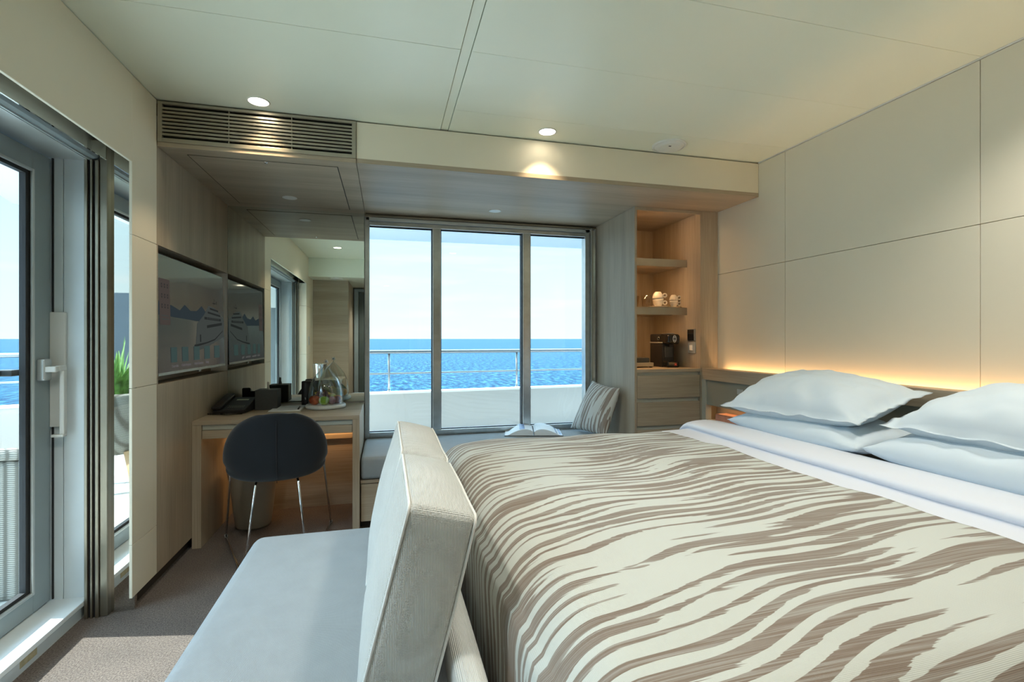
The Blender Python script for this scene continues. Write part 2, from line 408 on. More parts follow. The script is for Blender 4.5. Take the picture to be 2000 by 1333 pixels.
def lathe(profile, seg=40, center=(0, 0), bm=None, caps=False):
    bm = bm or bmesh.new(); rings = []
    for r, z in profile:
        if r < 1e-6: rings.append([bm.verts.new((center[0], center[1], z))])
        else: rings.append([bm.verts.new((center[0] + r*math.cos(2*math.pi*i/seg), center[1] + r*math.sin(2*math.pi*i/seg), z)) for i in range(seg)])
    for a, b in zip(rings, rings[1:]):
        for i in range(seg):
            j = (i+1) % seg
            if len(a) == 1 and len(b) == 1: continue
            if len(a) == 1: bm.faces.new((a[0], b[j], b[i]))
            elif len(b) == 1: bm.faces.new((a[i], a[j], b[0]))
            else: bm.faces.new((a[i], a[j], b[j], b[i]))
    return bm

def tube(pts, r, seg=10, bm=None, cyclic=False, taper=None):
    bm = bm or bmesh.new(); pts = [Vector(p) for p in pts]; rings = []; k = len(pts)
    up = None
    for i, p in enumerate(pts):
        if cyclic: d = pts[(i+1) % k] - pts[i-1]
        else: d = pts[min(i+1, k-1)] - pts[max(i-1, 0)]
        d.normalize()
        if up is None:
            up = Vector((0, 0, 1)) if abs(d.z) < 0.9 else Vector((1, 0, 0))
        a = d.cross(up); a.normalize(); b = a.cross(d); b.normalize(); up = b
        rr = r * (taper[i] if taper else 1)
        rings.append([bm.verts.new(p + rr*(a*math.cos(2*math.pi*j/seg) + b*math.sin(2*math.pi*j/seg))) for j in range(seg)])
    rng = range(k) if cyclic else range(k-1)
    for i in rng:
        a, b = rings[i], rings[(i+1) % k]
        for j in range(seg): bm.faces.new((a[j], a[(j+1) % seg], b[(j+1) % seg], b[j]))
    if not cyclic:
        bm.faces.new(list(reversed(rings[0]))); bm.faces.new(rings[-1])
    return bm

def softbox(sx, sy, sz, r, n=(10, 10, 10), puff=(0, 0, 0), wr=0.0, seed=0.0):
    """rounded box centred on 0; puff = outward swell of the faces normal to x, y, z"""
    bm = bmesh.new(); h = Vector((sx/2, sy/2, sz/2)); cache = {}
    def pt(p):
        key = tuple(round(c, 5) for c in p)
        if key in cache: return cache[key]
        v = Vector(p); inner = Vector([max(-h[i]+r, min(h[i]-r, v[i])) for i in range(3)])
        d = v - inner
        q = inner + d.normalized()*r if d.length > 1e-9 else v
        u = Vector([p[i]/h[i] for i in range(3)])
        for i in range(3):
            if puff[i]:
                j, k = (i+1) % 3, (i+2) % 3
                q[i] += u[i]*puff[i]*(max(0, 1-u[j]**2)**0.8)*(max(0, 1-u[k]**2)**0.8)
        if wr: q += (v.normalized())*wr*noise.noise(Vector((q.x*6+seed, q.y*6, q.z*6)))
        cache[key] = bm.verts.new(q); return cache[key]
    def axis(i, m):
        # extra loops inside the rounding
        s = h[i]; inner = [(-s + r) + (2*s-2*r)*t/m for t in range(m+1)]
        edge = [-s, -s + r*0.3, -s + r*0.65]
        return edge + inner + [-e for e in reversed(edge)]
    A = [axis(i, n[i]) for i in range(3)]
    for i in range(3):
        j, k = (i+1) % 3, (i+2) % 3
        for s in (-1, 1):
            for a in range(len(A[j])-1):
                for b in range(len(A[k])-1):
                    q = []
                    for (da, db) in ((0,0),(1,0),(1,1),(0,1)):
                        p = [0, 0, 0]; p[i] = s*h[i]; p[j] = A[j][a+da]; p[k] = A[k][b+db]; q.append(pt(p))
                    if s < 0: q.reverse()
                    try: bm.faces.new(q)
                    except ValueError: pass
    return bm

def pillow_mesh(c, thick, n=36, pinch=0.06, wr=0.006, seed=0.0, flange=0.0, uvsize=None, sag=0.0, p=2.6):
    """c = four corners (a b / d c): a-b first edge, a-d second edge"""
    bm = bmesh.new(); uvl = bm.loops.layers.uv.new('UVMap')
    a, b_, c_, d = [Vector(q) for q in c]
    nrm = ((b_-a).cross(d-a)).normalized()
    top, bot = {}, {}
    L1, L2 = (b_-a).length, (d-a).length
    for i in range(n+1):
        for j in range(n+1):
            u, v = i/n, j/n; su, sv = 2*u-1, 2*v-1
            pu = su*(1-pinch*(1-sv*sv)); pv = sv*(1-pinch*(1-su*su))
            U, V = (pu+1)/2, (pv+1)/2
            P = a*(1-U)*(1-V)+b_*U*(1-V)+c_*U*V+d*(1-U)*V
            fu = min(1, abs(su)/(1-flange)) if flange else abs(su); fv = min(1, abs(sv)/(1-flange)) if flange else abs(sv)
            hgt = (max(0, 1-fu**p)*max(0, 1-fv**p))**0.5
            w = noise.noise(Vector((P.x*9+seed, P.y*9, P.z*9)))*wr*2 + noise.noise(Vector((P.x*26+seed, P.y*22, P.z*30)))*wr*(1-hgt*.3)
            ed = nrm*0.0015
            P = P + Vector((0, 0, -sag*(su*su*sv*sv)))
            flut = noise.noise(Vector((seed + 5*su, 5*sv, 3.1)))*0.012 if flange else 0
            top[i, j] = bm.verts.new(P + nrm*(thick*0.5*hgt + w*min(1, .35+hgt) + flut*(1-hgt)) + ed)
            if 0 < i < n and 0 < j < n: bot[i, j] = bm.verts.new(P - nrm*(thick*0.5*hgt) + nrm*flut*(1-hgt) - ed)
            else: bot[i, j] = top[i, j]
    for i in range(n):
        for j in range(n):
            f = bm.faces.new((top[i,j], top[i+1,j], top[i+1,j+1], top[i,j+1]))
            for lp, (x, y) in zip(f.loops, ((i,j),(i+1,j),(i+1,j+1),(i,j+1))): lp[uvl].uv = (x/n*L1, y/n*L2)
            q = [bot[i,j+1], bot[i+1,j+1], bot[i+1,j], bot[i,j]]
            if len(set(q)) == 4:
                try:
                    f = bm.faces.new(q)
                    for lp, (x, y) in zip(f.loops, ((i,j+1),(i+1,j+1),(i+1,j),(i,j))): lp[uvl].uv = (x/n*L1, y/n*L2+.5)
                except ValueError: pass
    return bm

WM = {}
def link(name, bm, mat, parent=None, smooth=False, bevel=0.0, local=False, mats=None, recalc=False):
    """turn a bmesh given in world coordinates into ONE object (under parent if given)"""
    if recalc: bmesh.ops.recalc_face_normals(bm, faces=bm.faces)
    me = bpy.data.meshes.new(name)
    o = bpy.data.objects.new(name, me); C.objects.link(o)
    if parent is not None:
        W = WM.get(parent.name, Matrix.Identity(4))
        if not local: bmesh.ops.transform(bm, matrix=W.inverted(), verts=bm.verts)
        o.parent = parent; WM[o.name] = W
    else: WM[o.name] = Matrix.Identity(4)
    bm.to_mesh(me); bm.free()
    for mm in (mats or [mat]): me.materials.append(mm)
    if smooth:
        for p_ in me.polygons: p_.use_smooth = True
    if bevel > 0:
        md = o.modifiers.new('bevel', 'BEVEL'); md.width = bevel; md.segments = 2; md.limit_method = 'ANGLE'; md.angle_limit = math.radians(40)
        md.harden_normals = False
    return o

def thing(name, label, cat, loc=(0, 0, 0), rot=0.0, group=None):
    o = bpy.data.objects.new(name, None); C.objects.link(o)
    o.location = loc; o.rotation_euler = (0, 0, rot); o.empty_display_size = 0.05
    o['label'] = label; o['category'] = cat
    if group: o['group'] = group
    WM[o.name] = Matrix.Translation(Vector(loc)) @ Matrix.Rotation(rot, 4, 'Z')
    return o

def tag(o, label, cat, group=None):
    o['label'] = label; o['category'] = cat
    if group: o['group'] = group
    return o

def based(name, bm, mat, label, cat, base, group=None, **k):
    """a thing that is one mesh, with its origin at its base"""
    o = link(name, bm, mat, **k)
    o.data.transform(Matrix.Translation(-Vector(base))); o.location = base
    WM[o.name] = Matrix.Translation(Vector(base))
    return tag(o, label, cat, group)

def struct(name, bm, mat, parent=None, **k):
    o = link(name, bm, mat, parent, **k)
    if parent is None: o['kind'] = 'structure'
    return o

def dup(root, loc, rot=None, label=None, group=None):
    r = root.copy(); C.objects.link(r); r.location = loc
    if rot is not None: r.rotation_euler = (0, 0, rot)
    if label: r['label'] = label
    if group: r['group'] = group
    for ch in list(root.children):
        c = ch.copy(); C.objects.link(c); c.parent = r
        for g in ch.children:
            d = g.copy(); C.objects.link(d); d.parent = c
    return r

def area(name, loc, long_axis, length, width, power, color, direction, spread=170):
    d = bpy.data.lights.new(name, 'AREA'); d.shape = 'RECTANGLE'; d.size = length; d.size_y = width
    d.energy = power; d.color = color; d.spread = math.radians(spread)
    o = bpy.data.objects.new(name, d); C.objects.link(o)
    z = -Vector(direction).normalized(); x = Vector(long_axis); x = (x - z*x.dot(z)).normalized(); y = z.cross(x)
    o.matrix_world = Matrix.Translation(Vector(loc)) @ Matrix((x, y, z)).transposed().to_4x4()
    return o

def text(name, body, size, mat, loc, rot, parent, extrude=0.0003, align='LEFT'):
    cu = bpy.data.curves.new(name, 'FONT'); cu.body = body; cu.size = size; cu.extrude = extrude; cu.align_x = align
    tmp = bpy.data.objects.new('tmp_text', cu); C.objects.link(tmp)
    me = bpy.data.meshes.new_from_object(tmp.evaluated_get(bpy.context.evaluated_depsgraph_get()))
    bpy.data.objects.remove(tmp); me.materials.clear(); me.materials.append(mat)
    o = bpy.data.objects.new(name, me); C.objects.link(o)
    o.matrix_world = Matrix.Identity(4)
    mw = Matrix.Translation(Vector(loc)) @ rot.to_matrix().to_4x4() if hasattr(rot, 'to_matrix') else Matrix.Translation(Vector(loc)) @ rot
    if parent is not None:
        o.parent = parent; mw = WM[parent.name].inverted() @ mw
    o.matrix_local = mw
    return o

def basis(xa, ya, za):
    return Matrix((xa, ya, za)).transposed().to_4x4()

# key dimensions (metres)
XL, XR = -1.085, 2.389          # left and right walls
YF, YS = 3.86, 2.75             # window plane, soffit front
ZC, ZS = 2.378, 2.15            # ceiling, underside of soffit
YB = -0.30                      # back wall

# =================================================================== OUTDOORS
bm = bmesh.new()
S_ = 30000
for r_ in range(1):
    vs = [bm.verts.new(p) for p in ((-S_, -S_, -13), (S_, -S_, -13), (S_, S_, -13), (-S_, S_, -13))]; bm.faces.new(vs)
sea = struct('sea', bm, M['sea'])

# open deck around the cabin
struct('floor_terrace', prism([(-7.2, -6), (6.0, -6), (6.0, 7.2), (4.2, 6.75), (2.73, 6.5), (-0.2, 6.28), (-3.5, 5.95), (-5.6, 5.0), (-6.8, 3.0), (-7.2, 0)], -0.25, -0.02), M['deck'])
# bulwark: inner face follows the bow curve
bul = [(-7.2, -6), (-7.2, 0), (-6.8, 3.0), (-5.6, 5.0), (-3.5, 5.95), (-0.2, 6.24), (2.73, 6.53), (4.2, 6.78), (6.2, 7.3)]
def offset_poly(pl, d):
    out = []
    for i, p in enumerate(pl):
        a = Vector(pl[max(i-1, 0)]); b = Vector(pl[min(i+1, len(pl)-1)]); t = (b-a).normalized()
        out.append((p[0]-t.y*d, p[1]+t.x*d))
    return out
def band(pl, d0, d1, z0, z1):
    A, Bq = offset_poly(pl, d0), offset_poly(pl, d1)
    bm = bmesh.new()
    for i in range(len(pl)-1):
        v = [bm.verts.new((*A[i], z0)), bm.verts.new((*A[i+1], z0)), bm.verts.new((*Bq[i+1], z0)), bm.verts.new((*Bq[i], z0)),
             bm.verts.new((*A[i], z1)), bm.verts.new((*A[i+1], z1)), bm.verts.new((*Bq[i+1], z1)), bm.verts.new((*Bq[i], z1))]
        for f in ((0,1,2,3),(7,6,5,4),(0,4,5,1),(1,5,6,2),(2,6,7,3),(3,7,4,0)): bm.faces.new([v[k] for k in f])
    return bm
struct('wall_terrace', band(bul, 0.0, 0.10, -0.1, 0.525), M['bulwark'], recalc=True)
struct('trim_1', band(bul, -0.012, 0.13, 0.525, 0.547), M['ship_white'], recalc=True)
rail = thing('deck_railing', 'stainless steel deck railing standing on the white bulwark outside the window', 'railing', (0.5, 6.35, 0.547))
rp = [(x, y) for x, y in offset_poly(bul, 0.05)]
link('handrail', tube([(x, y, 1.045) for x, y in rp], 0.024, 12), M['rail_steel'], rail, smooth=True)
link('mid_rail', tube([(x, y, 0.775) for x, y in rp], 0.011, 10), M['rail_steel'], rail, smooth=True)
def on_rail(x):
    for a, b in zip(rp, rp[1:]):
        if a[0] <= x <= b[0] and b[0] > a[0]: return a[1] + (b[1]-a[1])*(x-a[0])/(b[0]-a[0])
for px in (-5.0, -3.35, -1.66, 0.03, 1.72, 3.4):
    y = on_rail(px)
    p = link('post', tube([(px, y, 0.547), (px, y, 1.03)], 0.014, 10), M['rail_steel'], rail, smooth=True)
    link('flange', lathe([(0.0, 0.547), (0.028, 0.547), (0.028, 0.556), (0.014, 0.566)], 16, (px, y)), M['steel'], p, smooth=True)
# overhanging deck above
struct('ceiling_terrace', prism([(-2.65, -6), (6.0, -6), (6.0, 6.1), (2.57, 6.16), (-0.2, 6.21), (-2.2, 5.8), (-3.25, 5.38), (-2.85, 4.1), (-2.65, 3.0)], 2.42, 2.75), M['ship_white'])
dl = thing('deck_speaker', 'large round white speaker in the deck overhang outside the middle window pane', 'speaker', (0.72, 5.05, 2.42))
link('rim', lathe([(0.145, 2.42), (0.15, 2.412), (0.142, 2.404), (0.13, 2.406)], 40, (0.72, 5.05)), M['white_trim'], dl, smooth=True)
link('cover', lathe([(0.0, 2.400), (0.09, 2.401), (0.131, 2.407)], 40, (0.72, 5.05)), M['white_trim'], dl, smooth=True)
dl = thing('deck_lamp', 'small round white lamp in the deck overhang outside the right window pane', 'lamp', (1.78, 5.2, 2.42))
link('rim', lathe([(0.062, 2.42), (0.065, 2.413), (0.05, 2.408)], 32, (1.78, 5.2)), M['white_trim'], dl, smooth=True)
link('lens', lathe([(0.0, 2.409), (0.05, 2.409)], 32, (1.78, 5.2)), M['lamp_off'], dl, smooth=True)

# wicker lounge box by the glass door
wk = thing('wicker_daybed', 'pale grey wicker daybed block outside the glass door', 'outdoor seat', (-2.1, 3.45, -0.02))
link('body', B((-2.75, -1.55, 2.80, 4.05, -0.02, 0.64)), M['wicker'], wk, bevel=0.03)
link('top_edge', B((-2.77, -1.53, 2.78, 4.07, 0.64, 0.70)), M['wicker'], wk, bevel=0.02)

# potted plant and partition on the terrace (seen in the polished jamb)
pp = thing('potted_plant', 'spiky green plant in a grey wicker pot on wooden legs, reflected beside the glass door', 'plant', (-2.12, 0.42, -0.02))
link('pot', lathe([(0.0, 0.30), (0.20, 0.30), (0.24, 0.42), (0.27, 0.62), (0.28, 0.76), (0.265, 0.78), (0.25, 0.76), (0.24, 0.70), (0.0, 0.70)], 48, (-2.12, 0.42)), M['wicker'], pp, smooth=True)
link('soil', lathe([(0.0, 0.715), (0.245, 0.71)], 32, (-2.12, 0.42)), M['soil'], pp)
for sx, sy in ((1, 1), (1, -1), (-1, 1), (-1, -1)):
    link('leg', tube([(-2.12+sx*.15, .42+sy*.15, .32), (-2.12+sx*.19, .42+sy*.19, .14), (-2.12+sx*.2, .42+sy*.2, -.02)], 0.026, 10, taper=[1.4, 1, .7]), M['teak'], pp, smooth=True)
bm = bmesh.new()
for k in range(70):
    a = random.uniform(0, 2*math.pi); L = random.uniform(.28, .55); lean = random.uniform(.1, .75); w = random.uniform(.010, .02)
    b0 = Vector((-2.12+.1*math.cos(a)*random.random(), .42+.1*math.sin(a)*random.random(), .71)); d = Vector((math.cos(a), math.sin(a), 0)); s = Vector((-d.y, d.x, 0))
    prev = None
    for i in range(7):
        t = i/6; c = b0 + d*(L*lean*t*t*.9 + .03*t) + Vector((0, 0, L*(t - .35*lean*t*t))); ww = w*(1-t**2)*(0.5+1.2*min(t*3, 1)*.5)+.0005
        q = (bm.verts.new(c-s*ww), bm.verts.new(c+Vector((0, 0, -ww*.5))), bm.verts.new(c+s*ww))
        if prev:
            bm.faces.new((prev[0], prev[1], q[1], q[0])); bm.faces.new((prev[1], prev[2], q[2], q[1]))
        prev = q
link('foliage', bm, M['leaf'], pp, smooth=True)
pt_ = thing('windscreen_panel', 'dark blue windscreen panel on the terrace, reflected behind the potted plant', 'screen', (-2.3, -1.6, -0.02))
link('panel', prism([(-3.6, -1.72), (-1.75, -1.72), (-1.75, -1.66), (-3.6, -1.66)], 0.0, 1.75), M['partition'], pt_)
for x in (-1.75, -3.60): link('post', B((x-.03, x+.03, -1.74, -1.64, -0.02, 1.78)), M['steel'], pt_)

# =================================================================== ROOM SHELL
struct('floor', B((-1.30, XR+.2, -2.2, YF+.12, -0.05, 0.0)), M['carpet'])
g = 0.0013   # half joint width
xs = [(-1.5, 0.292), (0.292, 0.335), (0.335, XR+.15)]
cb = []
for yy in ((YB-.2, 0.95), (0.95, 1.975), (1.975, YS+.05)): cb.append((-1.5, 0.292-g, yy[0]+g, yy[1]-g, ZC, ZC+.03))
cb.append((0.292+g, 0.335-g, YB-.2, YS+.05, ZC+.004, ZC+.034))
for yy in ((YB-.2, 0.5), (0.5, 1.49), (1.49, 1.975), (1.975, 2.50), (2.50, YS+.05)): cb.append((0.335+g, XR+.15, yy[0]+g*.5, yy[1]-g*.5, ZC, ZC+.03))
cl = struct('ceiling', B(*cb), M['ceiling'], bevel=0.0012)
struct('ceiling_slab', B((-1.6, XR+.25, -2.3, YF+.2, ZC+.034, ZC+.04)), M['joint'])

# right wall: large cream panels with fine joints
rb = []
for y0, y1 in ((2.529, 3.90), (1.497, 2.529), (0.465, 1.497), (-0.57, 0.465)):
    for z0, z1 in ((0.0, 1.686), (1.686, ZC-.008)): rb.append((XR, XR+.02, y0+g, y1-g, z0+g, z1-g))
struct('wall_right', B(*rb), M['cream'], bevel=0.001)
struct('wall_right_core', B((XR+.021, XR+.10, -2.2, YF+.15, 0, ZC+.03)), M['joint'])
struct('trim_2', B((XR-.003, XR+.018, YB, YS, ZC-.007, ZC-.001)), M['white_trim'])

# left wall: cream panels round the glass door
lb = []
for z0, z1 in ((0.065, 0.30), (0.30, 0.99), (0.99, 1.67), (1.67, ZC-.003)): lb.append((XL-.012, XL, 2.51, YS-g, z0+g*.7, z1-g*.7))
lb.append((XL-.012, XL, YB, 2.51, 1.99, ZC-.003))
for z0, z1 in ((0.065, 0.30), (0.30, 0.99), (0.99, 1.67), (1.67, 1.99)): lb.append((XL-.10, XL, YB, 0.33, z0+g*.7, z1-g*.7))
struct('wall_left', B(*lb), M['cream'], bevel=0.0015)
struct('wall_left_core', B((-1.42, XL-.11, 2.565, YF+.12, 0, ZC+.03), (-1.50, XL-.105, YB-2, 2.60, 2.11, ZC+.03), (-1.42, XL-.11, -2.2, 0.30, 0, ZC+.03), (-1.50, -1.42, 2.60, YF+.12, -.02, ZC+.03)), M['ship_white'])
struct('baseboard_left', B((XL-.09, XL-.03, 2.565, 3.85, 0.0, 0.065)), M['dark_wood'])
# wood cladding round the television
wb = [(XL-.02, XL, YS+g, 3.852, 0.065, 0.985), (XL-.02, XL, YS+g, 3.852, 1.67, ZS+.02)]
struct('trim_3', B(*wb), M['wood_z'], bevel=0.001)
struct('trim_4', B((XL-.112, XL-.105, YS, 3.852, 0.98, 1.675), (XL-.105, XL-.02, YS, 3.852, 1.67, 1.69), (XL-.105, XL-.02, YS, 3.852, 0.965, 0.985), (XL-.105, XL-.001, YS+.0, YS+.015, .985, 1.67)), M['wood_y'])

# front wall around the window, and the wall behind the mirror
struct('wall_front', B((-1.5, -0.16, YF, YF+.10, 0, ZC+.03), (-0.16, 1.70, YF, YF+.10, 0, 0.458), (-0.16, 1.70, YF, YF+.10, 2.14, ZC+.03), (1.70, XR+.1, YF, YF+.10, 0, ZC+.03)), M['ship_white'])
# back of the room with its corridor
struct('wall_back', B((-1.5, -0.57, YB-.06, YB, 0, 2.107), (0.55, XR+.1, YB-.06, YB, 0, 2.107)), M['wood_x'])
struct('wall_corridor', B((-0.63, -0.57, -2.2, YB-.06, 0, 2.107), (0.55, 0.61, -2.2, YB-.06, 0, 2.107), (-0.63, 0.61, -1.45, -1.39, 0, 2.107)), M['wood_z'])
struct('trim_5', B((XL, XR, YB-1.9, 0.14, 2.107, ZC-.0005)), M['ceiling'])
d2 = thing('door_2', 'dark grey green corridor door seen in the desk mirror', 'door', (-0.1, -1.38, 0)); del d2['category']; del d2['label']; d2['kind'] = 'structure'
link('door_leaf', B((-0.47, 0.40, -1.388, -1.35, 0.0, 2.02)), M['dark_door'], d2, bevel=0.004)
link('door_frame', B((-0.55, -0.48, -1.388, -1.32, 0, 2.08), (0.41, 0.48, -1.388, -1.32, 0, 2.08), (-0.48, 0.41, -1.388, -1.32, 2.03, 2.08)), M['alu_dark'], d2, bevel=0.004)
# soffit over desk and window
struct('trim_6', B((XL+.001, -0.156-.0015, YS, YF, ZS, ZS+.025), (-0.156+.0015, XR-.002, YS, YF, ZS, ZS+.025)), M['wood_x'], bevel=0.001)
struct('trim_7', B((-0.156, XR-.002, YS+.001, YS+.02, ZS+.025, ZC-.008)), M['cream'], bevel=0.001)
struct('trim_8', B((XL, XR, YS+.03, YS+.05, ZS+.03, ZC+.02)), M['seam'])
# service hatch in the soffit: fine dark joint and a key lock
ht = thing('ceiling_hatch', 'flush wood service hatch in the soffit above the desk', 'hatch', (-0.62, 3.3, ZS))
link('panel', B((-0.982, -0.262, 2.843, 3.755, ZS-.0016, ZS-.0004)), M['wood_x'], ht)
link('joint', B((-0.986, -0.982, 2.839, 3.759, ZS-.0012, ZS-.0002), (-0.262, -0.257, 2.839, 3.759, ZS-.0012, ZS-.0002), (-0.986, -0.257, 2.839, 2.843, ZS-.0012, ZS-.0002), (-0.986, -0.257, 3.755, 3.759, ZS-.0012, ZS-.0002)), M['seam'], ht)
link('lock', lathe([(0.0, ZS-.006), (0.006, ZS-.006), (0.009, ZS-.0016)], 20, (-0.623, 2.861)), M['chrome'], ht, smooth=True)

# =================================================================== GLASS DOOR (left)
d1 = thing('door_1', '', '', (-1.40, 1.4, 0)); del d1['label']; del d1['category']; d1['kind'] = 'structure'
ZD = 1.985
leaf = link('door_leaf', B((-1.452, -1.402, 2.435, 2.545, 0.085, ZD), (-1.452, -1.402, 0.36, 0.47, 0.085, ZD), (-1.452, -1.402, 0.47, 2.435, 0.085, 0.170), (-1.452, -1.402, 0.47, 2.435, 1.895, ZD)), M['alu_dark'], d1, bevel=0.004)
link('glazing_bead', B((-1.408, -1.396, 2.425, 2.437, 0.160, 1.905), (-1.408, -1.396, 0.468, 0.48, 0.160, 1.905), (-1.408, -1.396, 0.48, 2.425, 0.160, 0.172), (-1.408, -1.396, 0.48, 2.425, 1.893, 1.905)), M['alu_light'], leaf, bevel=0.003)
link('gasket', B((-1.432, -1.410, 2.405, 2.436, 0.168, 1.897), (-1.432, -1.410, 0.47, 0.50, 0.168, 1.897), (-1.432, -1.410, 0.5, 2.405, 0.168, 0.185), (-1.432, -1.410, 0.5, 2.405, 1.88, 1.897)), M['rubber'], leaf)
link('pane', B((-1.424, -1.420, 0.49, 2.42, 0.175, 1.89)), M['glass'], leaf)
# jamb, head and sill
link('jamb', B((-1.405, -1.362, 2.552, 2.60, 0.0, 2.0), (-1.359, -1.265, 2.550, 2.60, 0.0, 2.0), (-1.46, -1.405, 2.551, 2.60, 0, 2.0)), M['alu'], d1, bevel=0.002)
link('jamb', B((-1.46, -1.265, 0.30, 0.355, 0.0, 2.0)), M['alu'], d1, bevel=0.002)
link('seal', B((-1.400, -1.394, 2.546, 2.5515, 0.085, 1.99)), M['rubber'], d1)
link('door_head', B((-1.46, -1.265, 0.33, 2.60, 1.992, 2.06)), M['alu_light'], d1, bevel=0.002)
link('sill', B((-1.46, -1.262, 0.33, 2.552, 0.058, 0.080), (-1.46, -1.278, 0.33, 2.552, -.02, 0.058)), M['alu'], d1, bevel=0.003)
link('worn_patch', B((-1.2782, -1.2775, 2.15, 2.24, 0.020, 0.045), (-1.2782, -1.2775, 1.86, 1.89, 0.015, 0.04)), M['rust'], d1)
# white striker plate on the jamb
link('striker_plate', B((-1.402, -1.345, 2.535, 2.55, 0.83, 1.325)), M['white_trim'], d1, bevel=0.003)
# lever handle inside and pull outside
hd = link('handle', B((-1.402, -1.372, 2.452, 2.500, 1.035, 1.125)), M['alu_light'], d1, bevel=0.006)
bm = bmesh.new(); box(bm, -1.375, -1.335, 2.462, 2.484, 1.075, 1.097)
box(bm, -1.352, -1.332, 2.40, 2.484, 1.075, 1.097)
link('lever', B((-1.375, -1.336, 2.455, 2.478, 1.070, 1.094), (-1.352, -1.334, 2.478, 2.528, 1.074, 1.096), (-1.352, -1.334, 2.506, 2.530, 0.80, 1.0745), (-1.38, -1.334, 2.500, 2.530, 0.79, 0.802)), M['white_trim'], hd, bevel=0.004)
bm.free()
link('outer_pull', B((-1.505, -1.44, 2.38, 2.44, 1.06, 1.085), (-1.505, -1.485, 2.30, 2.40, 1.06, 1.085), (-1.505, -1.485, 2.30, 2.325, 0.80, 1.085), (-1.505, -1.45, 2.30, 2.325, 0.79, 0.805)), M['black'], d1, bevel=0.003)

# side guides and roller blind above the door
bl = thing('roller_blind', 'grey roller blind casing with steel guide over the glass door', 'blind', (-1.23, 1.4, 1.99))
prof = [(-1.262, 1.993), (-1.235, 1.990), (-1.222, 1.996), (-1.212, 2.010), (-1.206, 2.035), (-1.200, 2.10), (-1.262, 2.10)]
bm = bmesh.new()
a_ = [bm.verts.new((x, 0.36, z)) for x, z in prof]; b_ = [bm.verts.new((x, 2.53, z)) for x, z in prof]
k = len(prof)
for i in range(k): bm.faces.new((a_[i], a_[(i+1) % k], b_[(i+1) % k], b_[i]))
bm.faces.new(a_); bm.faces.new(b_)
link('casing', bm, M['alu_dark'], bl, recalc=True)
link('casing_bead', B((-1.262, -1.252, .36, 2.53, 1.984, 1.992), (-1.247, -1.241, .36, 2.53, 1.984, 1.991)), M['alu_light'], bl)
for y0 in (2.505, 0.355):
    link('guide', B((-1.262, -1.250, y0, y0+.045, .0, 1.985), (-1.240, -1.232, y0, y0+.045, 0, 1.985), (-1.222, -1.209, y0, y0+.045, 0, 1.985)), M['bronze'], bl, bevel=0.002)
    link('guide_brush', B((-1.250, -1.240, y0+.012, y0+.045, .0, 1.985), (-1.232, -1.222, y0+.012, y0+.045, 0, 1.985)), M['rubber'], bl)
struct('trim_9', B((-1.208, -1.178, 2.512, 2.565, 0, 2.10), (-1.208, -1.178, .30, .345, 0, 2.10)), M['bronze'], bevel=0.003)
# polished jamb lining beside the guide and in the head
struct('trim_10', B((-1.180, -1.088, 2.540, 2.560, 0.0, 2.08)), M['polished'])
struct('trim_11', B((-1.205, -1.186, 0.33, 2.54, 2.09, 2.11), (-1.188, -1.182, 0.33, 2.54, 1.99, 2.11)), M['polished'])

# =================================================================== WINDOW
w = thing('window_1', '', '', (0.77, YF, 0.458)); del w['label']; del w['category']; w['kind'] = 'structure'
WX0, WX1, WZ0, WZ1 = -0.123, 1.608, 0.505, 2.060
yb0, yb1 = YF-.035, YF+.045
link('window_frame', B((-0.158, WX0, yb0, yb1, 0.458, 2.135), (WX1, 1.650, yb0, yb1, 0.458, 2.135), (WX0, WX1, yb0, yb1, 0.458, WZ0), (WX0, WX1, yb0, yb1, WZ1, 2.092)), M['steel'], w, bevel=0.003)
link('head_track', B((-0.15, 1.66, yb0+.0, yb1, 2.096, 2.122)), M['alu_light'], w, bevel=0.002)
link('head_track', B((-0.158, 1.70, yb0-.01, yb1, 2.124, 2.140)), M['bronze'], w, bevel=0.002)
link('side_track', B((1.652, 1.664, yb0-.012, yb1, 0.458, 2.13), (1.690, 1.703, yb0-.012, yb1, .458, 2.13)), M['steel'], w, bevel=0.002)
link('side_mirror_strip', B((1.664, 1.690, yb0+.006, yb1, 0.458, 2.12)), M['polished'], w)
for x0, x1 in ((0.344, 0.408), (1.066, 1.131)):
    link('mullion', B((x0, x1, yb0-.004, yb1, WZ0, WZ1)), M['steel'], w, bevel=0.003)
    link('mullion_gasket', B((x0-.006, x0-.0005, yb0+.01, yb1-.01, WZ0, WZ1), (x1+.0005, x1+.005, yb0+.01, yb1-.01, WZ0, WZ1)), M['rubber'], w)
for x0, x1 in ((WX0, 0.338), (0.413, 1.060), (1.136, WX1)):
    link('pane', B((x0, x1, YF+.004, YF+.010, WZ0, WZ1)), M['glass'], w)
    link('pane_seal', B((x0, x1, YF-.006, YF+.004, WZ0, WZ0+.006), (x0, x1, YF-.006, YF+.004, WZ1-.008, WZ1)), M['rubber'], w)

# =================================================================== MIRROR ABOVE THE DESK
based('wall_mirror', B((XL+.002, -0.162, 3.848, 3.856, 0.742, ZS-.001)), M['mirror'], 'large wall mirror above the desk, from television wall to window', 'mirror', (-0.62, 3.852, 0.742))

